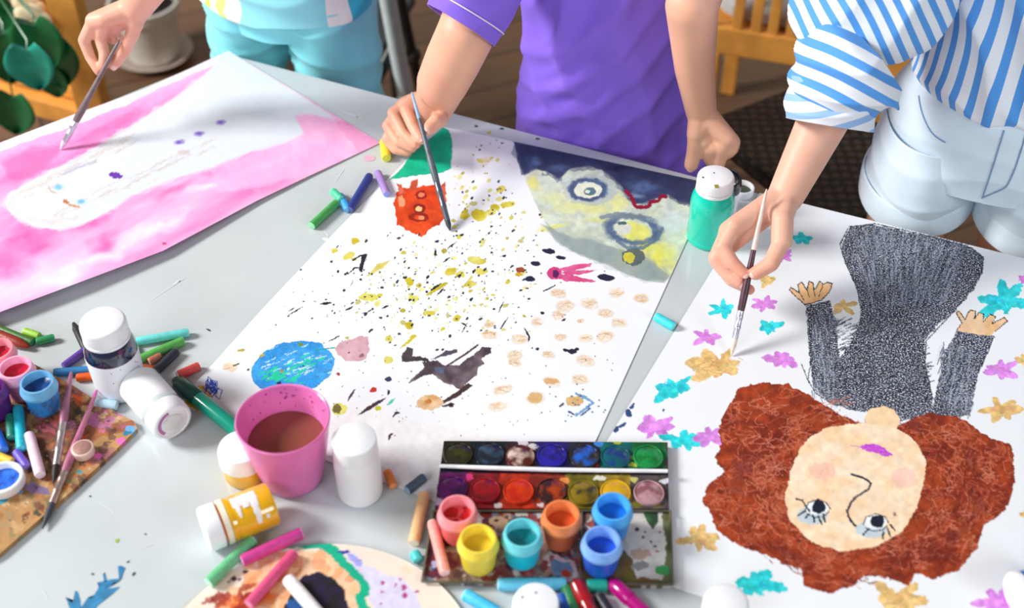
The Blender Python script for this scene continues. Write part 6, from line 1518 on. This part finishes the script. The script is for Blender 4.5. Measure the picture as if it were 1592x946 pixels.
# white pot with saucer on the floor
c = P(241, 90, -TZ); b0 = Vector((c.x, c.y, .0005))
po2 = empty('flower_pot', b0, 'white flower pot on a pale saucer on the floor behind the pink sheet', 'pot')
gw = mat('glazed_grey_white', (236, 236, 230), rough=.3, var=.06)
rev('saucer', [(.001, 0), (.068, 0), (.088, .018), (.091, .020), (.086, .021), (.064, .007), (.001, .006)], b0, UZ, mat('saucer_clay', (206, 190, 180), rough=.4), po2)
rev('pot', [(.001, .0075), (.052, .0075), (.058, .012), (.074, .125), (.080, .127), (.081, .150), (.074, .151), (.070, .13), (.001, .126)], b0, UZ, gw, po2)
rev('soil', [(.069, .132), (.04, .136), (.001, .137)], b0, UZ, mat('dark_soil', (40, 32, 24), rough=.95, var=.4, scale=200, bump=.8), po2)
m2 = MB()
for k in range(5): t = k * 1.3; m2.tube([b0 + UZ * .13, b0 + UZ * .22 + Vector((math.cos(t), math.sin(t), 0)) * .03, b0 + UZ * .30 + Vector((math.cos(t), math.sin(t), 0)) * .07], [.004, .003, .001], n=6)
m2.build('stems', M_lf[0], po2)
# folding chair behind the turquoise child
g1 = P(664, 332, -TZ); g2 = P(688, 300, -TZ)
fc = empty('folding_chair', Vector((g1.x, g1.y, 0)), 'folding chair with grey tube and black legs behind the turquoise child', 'chair')
gt = mat('grey_tube', (206, 224, 230), rough=.35, metal=.0)
t1 = Q(592, -60, 1.98); t2 = Q(614, -40, 2.10)
m2 = MB(); m2.tube([Vector((g1.x, g1.y, .001)), t1], [.0150, .0150], n=16); m2.build('grey_leg', gt, fc)
m2 = MB(); m2.tube([Vector((g2.x, g2.y, .001)), t2], [.010, .010], n=14); m2.build('black_leg', M_blk, fc)
j_ = Vector((g2.x, g2.y, .001)).lerp(t2, .66); k_ = Vector((g1.x, g1.y, .001)).lerp(t1, .62)
m2 = MB(); m2.tube([k_, j_], [.009, .009], n=12); m2.ball(j_, .017, n=12); m2.build('joint', M_blk, fc)
s1 = Q(612, 72, 2.02); s2 = Q(580, 132, 1.98)
m2 = MB(); m2.tube([s1, s2], [.012, .012], n=12); m2.build('brace', M_blk, fc)
sc_ = Q(505, 100, 2.16); m2 = MB(); m2.box(Vector((sc_.x, sc_.y, s1.z - .03)), Vector((.15, -.04, 0)), Vector((.03, .12, 0)), UZ * .012); m2.build('seat', mat('dark_seat', (70, 74, 80), rough=.6), fc, smooth=False, bevel=.004)
for o_ in ((-.15, .16), (.12, .16), (-.15, -.06)):
    q = Vector((sc_.x + o_[0], sc_.y + o_[1], 0)); m2 = MB(); m2.tube([Vector((q.x, q.y, .001)), Vector((q.x * .98 + sc_.x * .02, q.y, s1.z - .04))], [.010, .010], n=10); m2.build('leg', M_blk, fc)
# pine chair with slatted back and grey cushion
Yr = 2.12
r0 = Q(1100, 56, Yr); rz = r0.z; wch = .40
pch = empty('wooden_chair', Vector((r0.x, r0.y, 0)), 'honey coloured wooden chair with slatted back and pale grey cushion', 'chair')
ed = Vector((.955, -.297, 0)).normalized(); od = Vector((.297, .955, 0)).normalized()
r0 = r0 - ed * .02
angc = math.atan2(ed.y, ed.x)
m2 = MB(); m2.box(r0 + ed * wch / 2, ed * wch / 2, od * .011, UZ * .028); m2.build('lower_rail', M_pine, pch, smooth=False, bevel=.003)
m2 = MB(); m2.box(r0 + ed * wch / 2 + UZ * .40, ed * wch / 2, od * .011, UZ * .03); m2.build('top_rail', M_pine, pch, smooth=False, bevel=.003)
for x in (1145, 1175, 1202, 1231, 1258):
    q = Q(x, 60, Yr); l_ = (q - r0).dot(ed); q = r0 + ed * l_
    m2 = MB(); m2.box(q + UZ * .20, ed * .0095, od * .007, UZ * .175); m2.build('slat', M_pine, pch, smooth=False, bevel=.002)
for l_ in (.035, wch - .035):
    q = r0 + ed * l_
    m2 = MB(); beam(m2, Vector((q.x, q.y, .0005)), q - UZ * .027, .026, .026, angc); m2.build('leg', M_pine, pch, smooth=False, bevel=.002)
    q = q + od * .36; m2 = MB(); beam(m2, Vector((q.x, q.y, .0005)), Vector((q.x, q.y, rz - .012)), .03, .03, angc); m2.build('leg', M_pine, pch, smooth=False, bevel=.002)
for l_ in (.012, wch - .012):
    q = r0 + ed * l_ ; m2 = MB(); beam(m2, q + UZ * .028, q + UZ * .37, .024, .022, angc); m2.build('back_post', M_pine, pch, smooth=False, bevel=.002)
m2 = MB(); m2.box(r0 + ed * wch / 2 + od * .19 + UZ * .0, ed * wch / 2, od * .178, UZ * .011); m2.build('seat', M_pine, pch, smooth=False, bevel=.003)
cu = empty('seat_cushion', r0 + ed * wch / 2 + od * .20 + UZ * .0115, 'pale grey cushion on the seat of the slatted wooden chair', 'cushion')
m2 = MB(); cc = cu.location; n = 40; vs = []
for lay, (k_, z) in enumerate([(.9, 0), (1.0, .012), (1.0, .032), (.9, .044), (.5, .050), (.02, .052)]):
    for i in range(n):
        t = 2 * math.pi * i / n; x = abs(math.cos(t)) ** .4 * (1 if math.cos(t) > 0 else -1); y = abs(math.sin(t)) ** .4 * (1 if math.sin(t) > 0 else -1)
        vs.append(cc + ed * x * wch * .46 * k_ + od * y * .165 * k_ + UZ * z)
m2.add(vs, [[a * n + i, a * n + (i + 1) % n, (a + 1) * n + (i + 1) % n, (a + 1) * n + i] for a in range(5) for i in range(n)] + [list(range(n))[::-1], [5 * n + i for i in range(n)]])
m2.build('cushion_cover', cloth_mat('grey_linen', (196, 200, 204), weave=500), cu)
# black woven stool right behind the table
def woven():
    m = bpy.data.materials.new('black_woven_seat'); m.use_nodes = True; nt = m.node_tree; N = nt.nodes; L = nt.links; b = N['Principled BSDF']
    tc = N.new('ShaderNodeTexCoord'); mp = N.new('ShaderNodeMapping'); mp.inputs['Scale'].default_value = (1, 1, 1); L.new(tc.outputs['Object'], mp.inputs['Vector'])
    vo = N.new('ShaderNodeTexVoronoi'); vo.inputs['Scale'].default_value = 58; vo.inputs['Randomness'].default_value = .25; L.new(mp.outputs['Vector'], vo.inputs['Vector'])
    rp = N.new('ShaderNodeValToRGB'); rp.color_ramp.elements[0].position = .28; rp.color_ramp.elements[0].color = lin((74, 62, 54)) + [1]; rp.color_ramp.elements[1].position = .40; rp.color_ramp.elements[1].color = lin((20, 20, 22)) + [1]
    L.new(vo.outputs['Distance'], rp.inputs['Fac']); L.new(rp.outputs['Color'], b.inputs['Base Color']); b.inputs['Roughness'].default_value = .45
    bn = N.new('ShaderNodeBump'); bn.inputs['Strength'].default_value = .6; bn.inputs['Distance'].default_value = .003; L.new(vo.outputs['Distance'], bn.inputs['Height']); L.new(bn.outputs['Normal'], b.inputs['Normal'])
    return m
hs = -.20
A_, B_, D_ = P(1090, 188, hs), P(1236, 96, hs), P(1300, 360, hs)
sx, sy = (D_ - A_), (B_ - A_); sy = sy - sx.normalized() * sy.dot(sx.normalized())
sc0 = A_ + sx / 2 + sy / 2
stool = empty('woven_chair', Vector((sc0.x, sc0.y, 0)), 'black chair seat with woven dotted surface between the purple and striped children', 'chair')
m2 = MB(); m2.box(Vector((sc0.x, sc0.y, TZ + hs - .015)), sx / 2, sy / 2, UZ * .015); m2.build('seat', woven(), stool, smooth=False, bevel=.006)
for i in (-1, 1):
    for j in (-1, 1):
        q = sc0 + sx * .45 * i + sy * .42 * j; m2 = MB(); m2.tube([Vector((q.x, q.y, .0005)), Vector((q.x, q.y, TZ + hs - .03))], [.014, .016], n=12); m2.build('leg', M_blk, stool)
